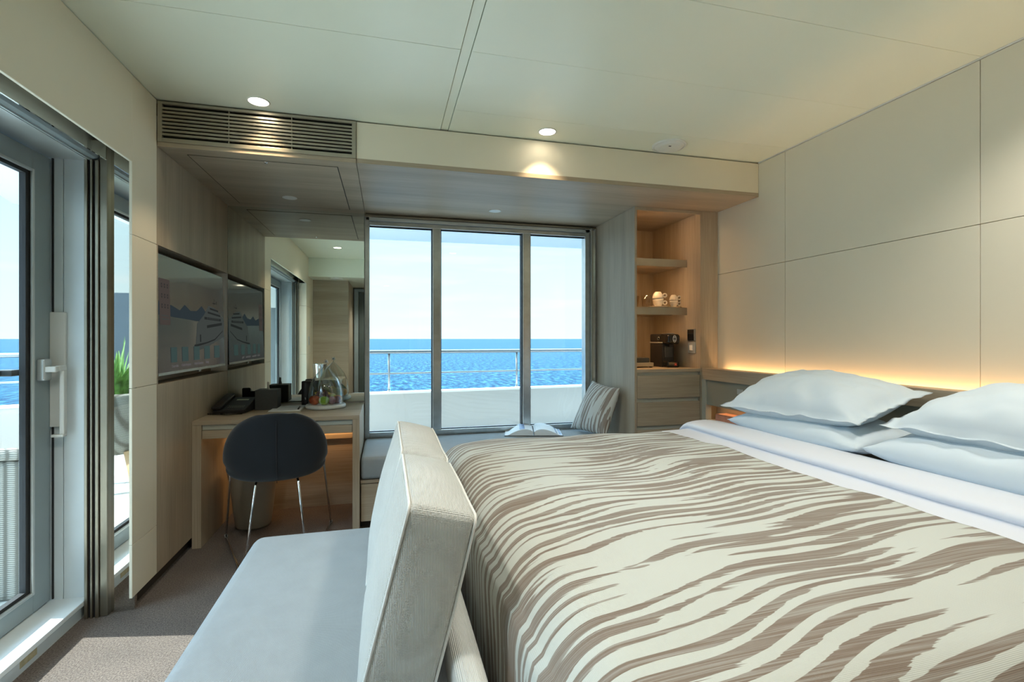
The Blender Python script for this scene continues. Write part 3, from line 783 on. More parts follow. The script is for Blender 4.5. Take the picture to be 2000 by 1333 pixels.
# =================================================================== CEILING FITTINGS
def downlight(loc, label, lit=True, r=0.046):
    z = loc[2]
    t = thing('downlight', label, 'ceiling light', loc, group='lit ceiling downlights' if lit else 'unlit soffit lights')
    link('rim', lathe([(r+.005, z), (r+.006, z-.003), (r, z-.004), (r-.001, z)], 40, loc[:2]), M['white_trim'], t, smooth=True)
    link('lens', lathe([(0.0, z-.0022), (r-.001, z-.0022)], 40, loc[:2]), M['lamp_warm'] if lit else M['lamp_off'], t)
    return t
first = downlight((-0.61, 2.65, ZC), 'bright round ceiling downlight in front of the air vent')
LOC = [(-0.61, 2.65)]
for (x, y), lb_ in (((0.878, 2.634), 'bright round ceiling downlight above the cream soffit face'),
                    ((-0.61, 1.04), 'bright round ceiling downlight seen reflected in the desk mirror'),
                    ((0.878, 1.04), 'bright round ceiling downlight above the foot of the bed'),
                    ((1.95, 1.04), 'bright round ceiling downlight above the nearer bed pillow')):
    dup(first, (x, y, ZC), label=lb_); LOC.append((x, y))
dup(first, (0.0, -0.85, 2.107), label='unseen round corridor downlight in front of the dark door, added as fill light')  # added lamp out of view, brightens the back of the room
for i, (x, y, z) in enumerate([(a_, b_, ZC) for a_, b_ in LOC] + [(0.0, -0.85, 2.107)]):
    near = y > 2
    d = bpy.data.lights.new('downlight_beam', 'SPOT'); d.energy = SPOT_W if near else ROOM_W * (0.55 if x > 1.5 else 1.0)
    d.color = (1.0, 0.76, 0.48) if near else (1.0, 0.94, 0.84)
    d.spot_size = math.radians(88 if near else 130); d.spot_blend = 0.35 if near else 0.8; d.shadow_soft_size = 0.03 if near else 0.09
    o = bpy.data.objects.new('downlight_beam', d); C.objects.link(o); o.location = (x, y, z-(.012 if near else .03))
second = downlight((-0.623, 3.53, ZS-.0016), 'small unlit white light in the wood hatch over the desk', lit=False, r=0.040)
dup(second, (0.773, 3.53, ZS), label='small unlit white light in the soffit above the window seat')

sp = thing('ceiling_speaker', 'round white speaker in the ceiling beside the cream soffit', 'speaker', (1.653, 2.64, ZC))
link('rim', lathe([(0.100, ZC), (0.101, ZC-.006), (0.096, ZC-.011), (0.088, ZC-.010)], 48, (1.653, 2.64)), M['white_trim'], sp, smooth=True)
link('cover', lathe([(0.0, ZC-.018), (0.06, ZC-.017), (0.082, ZC-.013), (0.087, ZC-.008)], 48, (1.653, 2.64)), M['white_trim'], sp, smooth=True)
link('badge', B((1.632, 1.646, 2.605, 2.613, ZC-.0195, ZC-.0175)), M['black'], sp)

# air vent grille
vt = thing('air_vent_grille', 'long brushed metal air vent with horizontal slats above the desk', 'vent', (-0.62, YS, ZS+.02))
vx0, vx1, vz0, vz1 = -1.081, -0.158, 2.172, 2.370
ix0, ix1, iz0, iz1 = -1.061, -0.179, 2.192, 2.356
link('frame', B((vx0, ix0, YS-.006, YS+.012, vz0, vz1), (ix1, vx1, YS-.006, YS+.012, vz0, vz1), (ix0, ix1, YS-.006, YS+.012, iz1, vz1), (ix0, ix1, YS-.006, YS+.012, vz0, iz0)), M['grille'], vt, bevel=0.001)
link('backing', B((vx0+.005, vx1-.005, YS+.022, YS+.028, vz0+.004, vz1-.004)), M['black'], vt)
ns = 9; pitch = (iz1-iz0)/ns
for i in range(1, ns):
    zc = iz0 + pitch*i
    link('slat', B((ix0, ix1, YS-.005, YS+.014, zc-.0055, zc+.0045)), M['grille'], vt)
for x in (-0.768, -0.475):
    link('divider', B((x-.0015, x+.0015, YS-.0065, YS+.012, iz0-.008, iz1)), M['grille'], vt)

# =================================================================== TELEVISION
def tvx(z): return -1.086 - 0.015*(z-1.03)/0.61      # screen leans back slightly
tv = thing('television', 'wide black flat television in a recess of the wood wall, showing a cruise ship', 'television', (-1.14, 3.28, 1.0))
def tvslab(y0, y1, z0, z1, d0, d1):
    bm = bmesh.new()
    v = [bm.verts.new(p) for p in ((tvx(z0)-d1, y0, z0), (tvx(z0)-d0, y0, z0), (tvx(z0)-d0, y1, z0), (tvx(z0)-d1, y1, z0), (tvx(z1)-d1, y0, z1), (tvx(z1)-d0, y0, z1), (tvx(z1)-d0, y1, z1), (tvx(z1)-d1, y1, z1))]
    for f in ((3,2,1,0),(4,5,6,7),(0,1,5,4),(1,2,6,5),(2,3,7,6),(3,0,4,7)): bm.faces.new([v[i] for i in f])
    return bm
TY0, TY1, TZ0, TZ1 = 2.770, 3.800, 1.025, 1.640
link('casing', tvslab(TY0, TY1, TZ0, TZ1, 0.003, 0.045), M['black'], tv, bevel=0.003)
link('bezel', tvslab(TY0, TY1, TZ0, TZ0+.014, -0.001, 0.003), M['steel'], tv)
def screen_mat():
    m, n, l, b = new_mat('lit_screen'); setp(b, (0.015, 0.018, 0.020), 0.06, 0, spec=0.8)
    tc = n.new('ShaderNodeTexCoord'); sp_ = n.new('ShaderNodeSeparateXYZ'); l.new(tc.outputs['Generated'], sp_.inputs[0])
    r = n.new('ShaderNodeValToRGB'); e0 = r.color_ramp.elements
    e0[0].position = 0.0; e0[0].color = (0.055, 0.05, 0.055, 1); e0[1].position = 1.0; e0[1].color = (0.085, 0.10, 0.09, 1)
    q = e0.new(0.45); q.color = (0.045, 0.065, 0.068, 1); q = e0.new(0.62); q.color = (0.095, 0.085, 0.065, 1)
    l.new(sp_.outputs['Z'], r.inputs[0]); l.new(r.outputs[0], b.inputs['Emission Color']); b.inputs['Emission Strength'].default_value = 0.18
    return m
scr = link('screen', tvslab(TY0+.006, TY1-.006, TZ0+.014, TZ1-.006, 0.0, 0.003), screen_mat(), tv)
# picture on the screen: (y, z) polygons
pm = [emit('screen_blue', (0.030, 0.042, 0.048), 0.35), emit('screen_teal', (0.040, 0.066, 0.062), 0.42), emit('screen_hull', (0.045, 0.052, 0.048), 0.45),
      emit('screen_dark', (0.014, 0.016, 0.015), 0.6), emit('screen_pink', (0.056, 0.046, 0.040), 0.45)]
bm = bmesh.new()
def patch(pts, mi, d):
    f = bm.faces.new([bm.verts.new((tvx(z)+d, y, z)) for y, z in pts]); f.material_index = mi
def rect(y0, y1, z0, z1, mi, d): patch([(y0, z0), (y1, z0), (y1, z1), (y0, z1)], mi, d)
# hills
hz_ = [(2.78, 1.335)]
hp = [(2.95, 1.385), (3.05, 1.365), (3.12, 1.40), (3.2, 1.37), (3.3, 1.375), (3.38, 1.41), (3.44, 1.38), (3.55, 1.40), (3.68, 1.36), (3.78, 1.35)]
patch([(2.78, 1.33)] + [(3.78, 1.30)] + list(reversed(hp)) + [(2.78, 1.40)], 0, .0004)
# hull and decks of the ship, bow towards the left
patch([(3.26, 1.135), (3.45, 1.155), (3.79, 1.225), (3.79, 1.34), (3.62, 1.41), (3.50, 1.42), (3.42, 1.36), (3.30, 1.30)], 2, .0008)
for (a, b2, c, d2_, th) in ((3.52, 1.402, 3.68, 1.392, .012), (3.48, 1.376, 3.72, 1.362, .012), (3.42, 1.338, 3.73, 1.335, .016), (3.46, 1.285, 3.75, 1.310, .018)):
    patch([(a, b2-th/2), (c, d2_-th/2), (c, d2_+th/2), (a, b2+th/2)], 3, .0012)
patch([(3.25, 1.160), (3.45, 1.180), (3.60, 1.200), (3.77, 1.262), (3.77, 1.268), (3.60, 1.209), (3.45, 1.189), (3.25, 1.175)], 3, .0012)
rect(3.335, 3.355, 1.19, 1.235, 3, .0012)
patch([(3.60, 1.43), (3.604, 1.43), (3.61, 1.47), (3.606, 1.47)], 3, .0012); rect(3.58, 3.63, 1.437, 1.443, 3, .0012); rect(3.645, 3.652, 1.435, 1.455, 3, .0012)
for i in range(8): rect(3.47+i*.03, 3.478+i*.03, 1.332, 1.345, 2, .0015)
# side menu card and its glyphs
rect(2.80, 2.925, 1.28, 1.515, 4, .0010)
for r0 in range(3):
    for c0 in range(3):
        y, z = 2.822+c0*.034, 1.470-r0*.052
        rect(y, y+.014, z, z+.020, 3, .0013); rect(y+.003, y+.011, z+.004, z+.016, 4, .0015)
for r0 in range(2): rect(2.818, 2.905, 1.325-r0*.018, 1.330-r0*.018, 2, .0013)
# five menu tiles
for y, wd in ((2.92, .075), (3.065, .085), (3.235, .088), (3.405, .095), (3.585, .10)):
    rect(y, y+wd, 1.085, 1.165, 1, .0016)
link('picture', bm, None, scr, mats=pm)
rot_tv = basis(Vector((0, 1, 0)), Vector((0, 0, 1)), Vector((1, 0, 0)))
M['caption'] = emit('screen_caption', (0.08, 0.075, 0.075), 0.6)
for y, s_ in ((2.925, 'Tour Info'), (3.055, 'Daily Program'), (3.235, 'Hotel Directory'), (3.42, 'Dining')):
    text('caption', s_, 0.022, M['caption'], (tvx(1.06)+.0014, y, 1.058), rot_tv, scr)
link('receiver', B((-1.095, -1.083, 3.30, 3.335, 1.013, 1.025)), M['steel'], tv)
link('wall_bracket', B((-1.19, -1.125, 3.1, 3.4, 1.2, 1.5)), M['black'], tv)

# =================================================================== DESK
DX0, DX1, DY0, DY1, DZ = -1.084, -0.162, 3.19, 3.846, 0.734
dk = thing('desk', 'greige wood desk with slab sides fixed below the mirror', 'desk', (-0.62, 3.5, 0))
link('desktop', B((DX0, DX1, DY0, DY1-.045, DZ-.024, DZ), (DX0, -0.80, DY1-.045, DY1, DZ-.024, DZ), (-0.195, DX1, DY1-.045, DY1, DZ-.024, DZ)), M['wood_x'], dk, bevel=0.0012)
link('cable_trough', B((-0.80, -0.195, DY1-.045, DY1, DZ-.05, DZ-.03)), M['seam'], dk)
link('side_panel', B((DX0, DX0+.048, DY0, DY1, 0, DZ-.0245)), M['wood_z'], dk, bevel=0.001)
link('side_panel', B((DX1-.042, DX1, DY0, DY1, 0, DZ-.0245)), M['wood_z'], dk, bevel=0.001)
link('pencil_rail', B((DX0+.05, DX1-.044, DY0+.018, DY0+.05, DZ-.056, DZ-.025)), M['pad_recess'], dk)
dr = link('drawer', B((DX0+.051, DX1-.045, DY0+.004, DY0+.40, DZ-.105, DZ-.058)), M['wood_x'], dk, bevel=0.001)
link('back_panel', B((DX0+.05, DX1-.044, DY1-.055, DY1-.035, 0, 0.60)), M['wood_x'], dk)
link('back_rail', B((DX0+.05, DX1-.044, DY1-.075, DY1-.056, 0.485, 0.515)), M['wood_x'], dk)
link('light_strip', B((DX0+.06, DX1-.05, DY1-.12, DY1-.112, DZ-.112, DZ-.107)), M['led'], dk)
area('desk_led', (-0.62, 3.72, DZ-.115), (1, 0, 0), 0.8, 0.012, 0.6, (1.0, 0.55, 0.22), (0, .25, -1))

# waste bin
based('waste_bin', lathe([(0.0, 0.004), (0.098, 0.004), (0.106, 0.018), (0.118, 0.12), (0.134, 0.27), (0.150, 0.355), (0.152, 0.362), (0.147, 0.362), (0.128, 0.27), (0.112, 0.12), (0.0, 0.02)], 56, (-0.835, 3.50)), M['taupe'], 'taupe round waste bin under the desk behind the chair', 'bin', (-0.835, 3.50, 0.0), smooth=True)

# desk chair -----------------------------------------------------------
ch = thing('desk_chair', 'dark navy upholstered shell chair on thin chrome legs at the desk', 'chair', (-0.60, 3.06, 0), math.radians(9.0))
def shell():
    bm = bmesh.new(); uvl = bm.loops.layers.uv.new('UVMap')
    cl_ = [(0.235, 0.475, 0.185), (0.20, 0.468, 0.212), (0.10, 0.456, 0.230), (-0.02, 0.448, 0.238), (-0.12, 0.444, 0.240), (-0.185, 0.452, 0.242), (-0.222, 0.480, 0.245),
           (-0.240, 0.53, 0.247), (-0.252, 0.59, 0.246), (-0.264, 0.65, 0.241), (-0.276, 0.71, 0.222), (-0.286, 0.765, 0.192), (-0.294, 0.804, 0.146), (-0.300, 0.824, 0.086)]
    n = 24; rows = []
    for k, (y, z, wv) in enumerate(cl_):
        t = k/(len(cl_)-1); row = []
        up = max(0, min(1, (z-.47)/.1)) if y < -.15 else 0      # 0 on seat, 1 on the back
        for i in range(n+1):
            u = 2*i/n-1
            x = wv*math.sin(u*math.pi/2*0.96)/math.sin(math.pi/2*.96)
            c = abs(u)**2.2
            fwd = 0.15*c*(1 if k > 5 else .2*k/5)*(1.1-t*.55)
            rise = (1-up)*0.055*c*min(1, k/4)
            if y < -.10: rise += 0.03*c*(1-up)
            row.append(bm.verts.new((x, y+fwd*(1-.45*t), z+rise-(0.030*abs(u)**2.5*max(0, t-.6)/.4))))
        rows.append(row)
    for a, b in zip(rows, rows[1:]):
        for i in range(n): bm.faces.new((a[i], a[i+1], b[i+1], b[i]))
    return bm
s_o = link('shell', shell(), M['navy'], ch, smooth=True, local=True)
md = s_o.modifiers.new('thick', 'SOLIDIFY'); md.thickness = 0.026; md.offset = 0
md = s_o.modifiers.new('sub', 'SUBSURF'); md.levels = 1; md.render_levels = 2
# centre seam on the back
link('seam', tube([(0, -0.2, .436), (0, -0.238, .47), (0, -0.255, .53), (0, -0.267, .59), (0, -0.279, .65), (0, -0.291, .71), (0, -0.302, .755), (0, -0.308, .785)], 0.0018, 6), M['black'], ch, local=True)
feet = {(-1, -1): ((-0.105, -0.17, .437), (-0.150, -0.325, .006)), (1, -1): ((0.105, -0.17, .437), (0.150, -0.325, .006)),
        (-1, 1): ((-0.235, 0.02, .470), (-0.30, 0.315, .006)), (1, 1): ((0.235, 0.02, .470), (0.30, 0.315, .006))}
feet[(-1, 1)] = ((-0.245, 0.05, .475), (-0.30, 0.32, .006)); feet[(1, 1)] = ((0.245, 0.05, .475), (0.30, 0.32, .006))
for kx, (a, b2) in feet.items():
    lg = link('leg', tube([(a[0]*.96, a[1]+.01, a[2]+.004), (a[0], a[1], a[2]-.012), b2], 0.0065, 10), M['chrome'], ch, smooth=True, local=True)
    link('foot_cap', lathe([(0, .0), (.009, .0), (.010, .014), (.007, .02), (0, .021)], 12, b2[:2]), M['alu_light'], lg, smooth=True, local=True)
for s in (-1, 1):
    link('runner', tube([(0.150*s, -0.325, .008), (0.30*s, 0.32, .008)], 0.0055, 10), M['chrome'], ch, smooth=True, local=True)

# items on the desk ----------------------------------------------------
ph = thing('telephone', 'black corded desk telephone in the corner by the television wall', 'telephone', (-0.955, 3.54, DZ), math.radians(-6))
def wedge(x0, x1, y0, y1, h0, h1, z0=0.004):
    bm = bmesh.new()
    v = [bm.verts.new(p) for p in ((x0,y0,z0),(x1,y0,z0),(x1,y1,z0),(x0,y1,z0),(x0,y0,h0),(x1,y0,h0),(x1,y1,h1),(x0,y1,h1))]
    for f in ((3,2,1,0),(4,5,6,7),(0,1,5,4),(1,2,6,5),(2,3,7,6),(3,0,4,7)): bm.faces.new([v[i] for i in f])
    return bm
link('base', wedge(-0.095, 0.095, -0.10, 0.11, 0.026, 0.085), M['black'], ph, local=True, bevel=0.005)
hs = link('handset', wedge(-0.098, -0.040, -0.115, 0.115, 0.048, 0.112, 0.03), M['black'], ph, local=True, bevel=0.012)
sl = 0.059/0.21
def onph(y): return 0.026 + (y+.10)*sl
bm = bmesh.new()
def ppatch(x0, x1, y0, y1, d=.0012):
    bm.faces.new([bm.verts.new(p) for p in ((x0, y0, onph(y0)+d), (x1, y0, onph(y0)+d), (x1, y1, onph(y1)+d), (x0, y1, onph(y1)+d))])
ppatch(-0.01, 0.065, 0.05, 0.070); link('display', bm, M['lcd'], ph, local=True)
bm = bmesh.new()
for r0 in range(2):
    for c0 in range(8): ppatch(-0.02+c0*.0125, -0.011+c0*.0125, -0.062+r0*.02, -0.058+r0*.02)
link('key_labels', bm, M['lcd'], ph, local=True)
pts = []
for i in range(150):
    t = i/149; x = -0.11+.2*t; y = -.125-.012*math.sin(t*math.pi)-(.02 if .4 < t < .9 else 0)*math.sin((t-.4)/.5*math.pi); a = t*2*math.pi*34
    pts.append((x, y+.0045*math.cos(a), .0068+.0045*math.sin(a)))
link('coiled_cord', tube(pts, 0.0018, 5), M['black_gloss'], ph, local=True, smooth=True)

tb = thing('tissue_box', 'charcoal cube tissue box with a tissue pulled up, on the desk', 'tissue box', (-0.780, 3.652, DZ))
link('box', B((-0.848, -0.712, 3.585, 3.720, DZ, DZ+.132)), M['charcoal'], tb, bevel=0.003)
bm = bmesh.new()
rows = []
for i in range(9):
    t = i/8; wd = .022*(1-t*.75)+.002; zz = DZ+.128+.055*t
    rows.append([bm.verts.new((-.780+wd*math.sin(j*.9+t)*.9+(j-3)*wd*.25, 3.652+wd*.5*math.cos(j*1.3), zz+.004*math.sin(j*2))) for j in range(7)])
for a, b2 in zip(rows, rows[1:]):
    for j in range(6): bm.faces.new((a[j], a[j+1], b2[j+1], b2[j]))
link('tissue', bm, M['tissue'], tb, smooth=True)

spk = thing('portable_speaker', 'black upright cylinder speaker beside the glass fruit dome', 'speaker', (-0.552, 3.765, DZ))
link('body', lathe([(0.0, DZ+.002), (0.033, DZ+.002), (0.035, DZ+.008), (0.035, DZ+.150), (0.034, DZ+.153), (0.034, DZ+.155), (0.035, DZ+.158), (0.035, DZ+.168), (0.030, DZ+.174), (0.0, DZ+.174)], 40, (-0.552, 3.765)), M['black'], spk, smooth=True)
text('marking', 'S', 0.022, M['white_mark'], (-0.556, 3.7295, DZ+.045), basis(Vector((1, 0, 0)), Vector((0, 0, 1)), Vector((0, -1, 0))), spk, align='CENTER')

npd = thing('notepad', 'cream paper pad lying on the desk behind the chair', 'notepad', (-0.64, 3.58, DZ))
link('cover', B((-0.745, -0.545, 3.455, 3.725, DZ, DZ+.004)), M['cream_paper'], npd, bevel=0.001)
link('sheets', B((-0.740, -0.550, 3.46, 3.72, DZ+.004, DZ+.008)), M['paper'], npd, bevel=0.0008)
link('pen', tube([(-0.565, 3.49, DZ+.012), (-0.575, 3.62, DZ+.012)], 0.004, 8), M['black'], npd, smooth=True)

# fruit under the glass dome
cx, cy = -0.405, 3.60
fd = thing('fruit_cloche', 'clear glass dome with a star knob on a white round tray', 'cloche', (cx, cy, DZ))
link('tray', lathe([(0.0, DZ), (0.120, DZ), (0.130, DZ+.006), (0.132, DZ+.018), (0.128, DZ+.026), (0.120, DZ+.028), (0.0, DZ+.028)], 56, (cx, cy)), M['tray_white'], fd, smooth=True)
dp = [(0.113, .029), (0.114, .06), (0.113, .10), (0.108, .135), (0.098, .17), (0.082, .205), (0.060, .235), (0.038, .262), (0.020, .282), (0.008, .292), (0.005, .300), (0.0, .303)]
inn = [(max(r-.003, 0), z-.002) for r, z in dp[:-1]]
dm = link('glass_dome', lathe([(r, DZ+z) for r, z in dp] + [(r, DZ+z) for r, z in reversed(inn)], 56, (cx, cy)), M['clear'], fd, smooth=True)
bm = bmesh.new()
cK = Vector((cx, cy, DZ+.318))
for i in range(12):
    a = i*2.399; zz = 1-2*(i+.5)/12; rr = math.sqrt(1-zz*zz); d = Vector((rr*math.cos(a), rr*math.sin(a), zz))
    tube([cK, cK+d*.011, cK+d*.021], 0.0032, 6, bm, taper=[1, .8, .1])
link('star_knob', bm, M['chrome'], dm, smooth=True)
zt = DZ+.0285
def fruit_mesh(c, r, sq=0.92, dim=0.25, seg=28):
    bm = bmesh.new(); pr = []
    for i in range(15):
        a = math.pi*i/14; rr = r*math.sin(a); z = -r*sq*math.cos(a)
        z -= dim*r*math.exp(-(rr/(.32*r))**2)*(1 if z > 0 else -.4)
        pr.append((rr, c[2]+z))
    pr[0] = (0, pr[0][1]); pr[-1] = (0, pr[-1][1])
    return lathe(pr, seg, c[:2], bm)
ap = thing('green_apple', 'green apple at the front under the glass dome', 'apple', (cx-.005, cy-.070, zt))
link('flesh', fruit_mesh((cx-.005, cy-.070, zt+.030), .034), M['green_apple'], ap, smooth=True)
link('stem', tube([(cx-.005, cy-.07, zt+.05), (cx-.003, cy-.07, zt+.066)], .0014, 6), M['teak'], ap)
ap = thing('red_apple', 'red and orange apple left of the green apple', 'apple', (cx-.068, cy-.040, zt))
link('flesh', fruit_mesh((cx-.068, cy-.040, zt+.031), .036), M['red_apple'], ap, smooth=True)
link('stem', tube([(cx-.068, cy-.04, zt+.05), (cx-.066, cy-.04, zt+.067)], .0014, 6), M['teak'], ap)
based('orange_fruit', fruit_mesh((cx+.075, cy+.015, zt+.028), .030, .96, .08), M['orange'], 'orange at the right back under the glass dome', 'orange', (cx+.075, cy+.015, zt), smooth=True)
based('yellow_apple', fruit_mesh((cx+.030, cy+.055, zt+.034), .036), plain('yellow_green_skin', (.50, .55, .12), .3, var=.15, scale=20), 'pale yellow green apple at the back of the fruit', 'apple', (cx+.03, cy+.055, zt), smooth=True)
for k, (ox, oy, lab) in enumerate(((.045, -.052, 'dark plum beside the green apple, nearer the dome front'), (.078, -.030, 'dark red plum at the right side under the dome'))):
    based('plum', fruit_mesh((cx+ox, cy+oy, zt+.027+.002*k), .024+.002*(1-k), 1.1, .1), M['plum'], lab, 'plum', (cx+ox, cy+oy, zt), group='plums under the glass dome', smooth=True)
for k, (p0, lab) in enumerate((((-.075, .03, .05), 'yellow banana at the left back under the dome'), ((-.02, .035, .055), 'yellow banana crossing the middle of the fruit'))):
    pts = [Vector((cx+p0[0]+.085*t, cy+p0[1]+.02*math.sin(t*3), zt+.072-.055*t*t-.012*t)) for t in [i/9 for i in range(10)]]
    based('banana', tube(pts, 0.0125, 10, taper=[.3, .8, 1, 1, 1, 1, 1, .95, .8, .3]), M['banana'], lab, 'banana', (cx+p0[0]+.04, cy+p0[1], zt), group='bananas under the glass dome', smooth=True)
bm = bmesh.new()
for i in range(22):
    a = i*2.4; r = .010+.006*math.sqrt(i); c = (cx-.022+r*math.cos(a)*1.1, cy-.012+r*math.sin(a)*.6, zt+.062+.012*math.sin(i*1.7)+(.008 if i < 6 else 0))
    bmesh.ops.create_uvsphere(bm, u_segments=12, v_segments=8, radius=.0095, matrix=Matrix.Translation(c))
based('grape_bunch', bm, M['grape'], 'bunch of dark grapes on top of the fruit', 'grapes', (cx-.022, cy-.012, zt+.045), smooth=True)

# =================================================================== WINDOW SEAT
ws = thing('window_seat', 'built-in wood bench base under the window, beside the desk', 'bench', (0.77, 3.53, 0))
link('base', B((-0.158, 1.702, 3.235, YF-.001, 0.06, 0.302)), M['wood_x'], ws)
link('plinth', B((-0.158, 1.702, 3.27, YF-.001, 0.0, 0.06)), M['dark_wood'], ws)
link('top_board', B((-0.158, 1.702, 3.215, YF-.001, 0.302, 0.322)), M['wood_x'], ws, bevel=0.001)
for x0, x1 in ((-0.155, 0.46), (0.464, 1.08), (1.084, 1.70)):
    link('drawer', B((x0+.001, x1, 3.220, 3.2345, 0.062, 0.296)), M['wood_x'], ws, bevel=0.001)
bm = softbox(1.855, 0.628, 0.140, 0.022, (30, 12, 3), (0, .004, .002), wr=.001)
bmesh.ops.transform(bm, matrix=Matrix.Translation((0.772, 3.521, 0.3955)), verts=bm.verts)
based('seat_cushion', bm, M['sofa_seat'], 'long pale grey cushion on the window seat', 'cushion', (0.772, 3.521, 0.322), smooth=True)

# patterned scatter cushion
co = [(1.455, 3.775, .478), (1.565, 3.335, .478), (1.672, 3.315, .845), (1.615, 3.690, .872)]
scu = thing('scatter_cushion', 'taupe striped scatter cushion leaning on the cabinet side by the window', 'cushion', (1.55, 3.55, .468))
link('cover', pillow_mesh([co[0], co[1], co[2], co[3]], -0.15, 34, 0.07, 0.004, 2.0, p=2.2), M['pillow_ikat'], scu, smooth=True)
# open book
bk = thing('open_book', 'open book lying on the window seat cushion beside the scatter cushion', 'book', (1.12, 3.72, .469), math.radians(-14))
def page(s, hgt, d):
    bm = bmesh.new(); prev = None
    for i in range(13):
        t = i/12; x = s*(.004+.215*t); z = .004+hgt*math.sin(min(1, t*1.25)*math.pi)**.8*.6*(1-t)+hgt*.9*math.sqrt(max(0, 1-abs(2*t-.7)**2.2) if abs(2*t-.7) < 1 else 0)*.55+.010*(1-t)
        z += d
        q = (bm.verts.new((x, -.14, z)), bm.verts.new((x, .14, z)), bm.verts.new((x, .14, .003)), bm.verts.new((x, -.14, .003)))
        if prev:
            for k in range(4): bm.faces.new((prev[k], prev[(k+1) % 4], q[(k+1) % 4], q[k]))
        else: bm.faces.new(q)
        prev = q
    bm.faces.new(list(reversed(prev)))
    return bm
link('cover', B((-.225, .225, -.145, .145, 0, .003)), M['black'], bk, local=True)
for s in (-1, 1): link('pages', page(s, .045, 0), M['paper'], bk, local=True, smooth=False, recalc=True)
for (s, t0, t1) in ((-1, .30, .48), (1, .78, .99)):
    bm = bmesh.new(); prev = None
    for i in range(6):
        t = t0+(t1-t0)*i/5; x = s*(.004+.215*t); hgt = .045
        z = .004+hgt*math.sin(min(1, t*1.25)*math.pi)**.8*.6*(1-t)+hgt*.9*math.sqrt(max(0, 1-abs(2*t-.7)**2.2) if abs(2*t-.7) < 1 else 0)*.55+.010*(1-t)+.0008
        q = (bm.verts.new((x, -.12, z)), bm.verts.new((x, .12, z)))
        if prev: bm.faces.new((prev[0], prev[1], q[1], q[0]))
        prev = q
    link('printed_picture', bm, M['print'], bk, local=True)

# =================================================================== COFFEE CABINET
CX0, CX1, CY0, CY1 = 1.706, 2.240, 3.165, 3.858
cb_ = thing('coffee_cabinet', 'tall open wood cabinet with lit shelves and drawers right of the window', 'cabinet', (2.05, 3.5, 0))
link('side_panel', B((CX0, CX0+.018, CY0, CY1, 0, ZS-.0005)), M['wood_z'], cb_, bevel=0.0008)
link('side_panel', B((CX1, XR-.001, CY0, CY1-.002, 0, ZS-.0005)), M['wood_z'], cb_, bevel=0.0008)
link('back_panel', B((CX0+.018, CX1, CY1-.03, CY1-.012, 0.97, ZS-.001)), M['wood_z'], cb_)
link('top_rail', B((CX0+.0185, CX1-.0005, CY0+.001, CY0+.02, 2.128, ZS-.001)), M['wood_x'], cb_)
link('top_board', B((CX0+.0185, CX1-.0005, CY0+.0205, CY1-.03, 2.140, ZS-.001)), M['wood_x'], cb_)
for z0, z1 in ((1.400, 1.448), (1.767, 1.815)):
    sh_ = link('shelf', B((CX0+.0185, CX1-.0005, 3.336, CY1-.031, z0, z1)), M['wood_x'], cb_, bevel=0.0008)
    link('edge_trim', B((CX0+.0185, CX1-.0005, 3.331, 3.336, z0-.008, z1)), M['grille'], sh_)
    link('light_strip', B((CX0+.03, CX1-.006, 3.338, 3.346, z0-.003, z0-.0005)), M['led'], sh_)
link('light_strip', B((CX0+.03, CX1-.006, CY0+.022, CY0+.032, 2.136, 2.1395)), M['led'], cb_)
link('worktop', B((CX0+.0185, CX1-.0005, CY0+.002, CY1-.031, 0.968, 0.990)), M['wood_x'], cb_, bevel=0.001)
link('finger_gap', B((CX0+.0185, CX1-.002, CY0+.025, CY0+.03, 0.45, 0.967)), M['pad_recess'], cb_)
for z0, z1 in ((0.782, 0.944), (0.585, 0.752), (0.390, 0.555), (0.10, 0.36)):
    link('drawer', B((CX0+.021, CX1-.003, CY0+.002, CY0+.022, z0, z1)), M['wood_x'], cb_, bevel=0.001)
for z, y in ((2.1385, CY0+.040), (1.7655, 3.356), (1.3985, 3.356)):
    area('shelf_led', ((CX0+CX1)/2, y+.006, z), (1, 0, 0), 0.46, 0.010, 1.0, (1.0, 0.56, 0.24), (0.1, .35, -1))

# wall controls
th = thing('thermostat', 'black glass thermostat on the cabinet side above the light switch', 'thermostat', (CX1-.001, 3.267, 1.196))
link('frame', B((CX1-.012, CX1, 3.222, 3.312, 1.194, 1.284)), M['steel'], th, bevel=0.003)
link('glass_face', B((CX1-.0145, CX1-.012, 3.228, 3.306, 1.200, 1.278)), M['black_gloss'], th, bevel=0.001)
sw = thing('light_switch', 'silver square light switch below the thermostat', 'light switch', (CX1-.001, 3.264, 1.10))
link('plate', B((CX1-.009, CX1, 3.220, 3.308, 1.100, 1.184)), M['alu_light'], sw, bevel=0.003)
link('rocker', B((CX1-.014, CX1-.009, 3.244, 3.284, 1.122, 1.162)), M['white_trim'], sw, bevel=0.002)

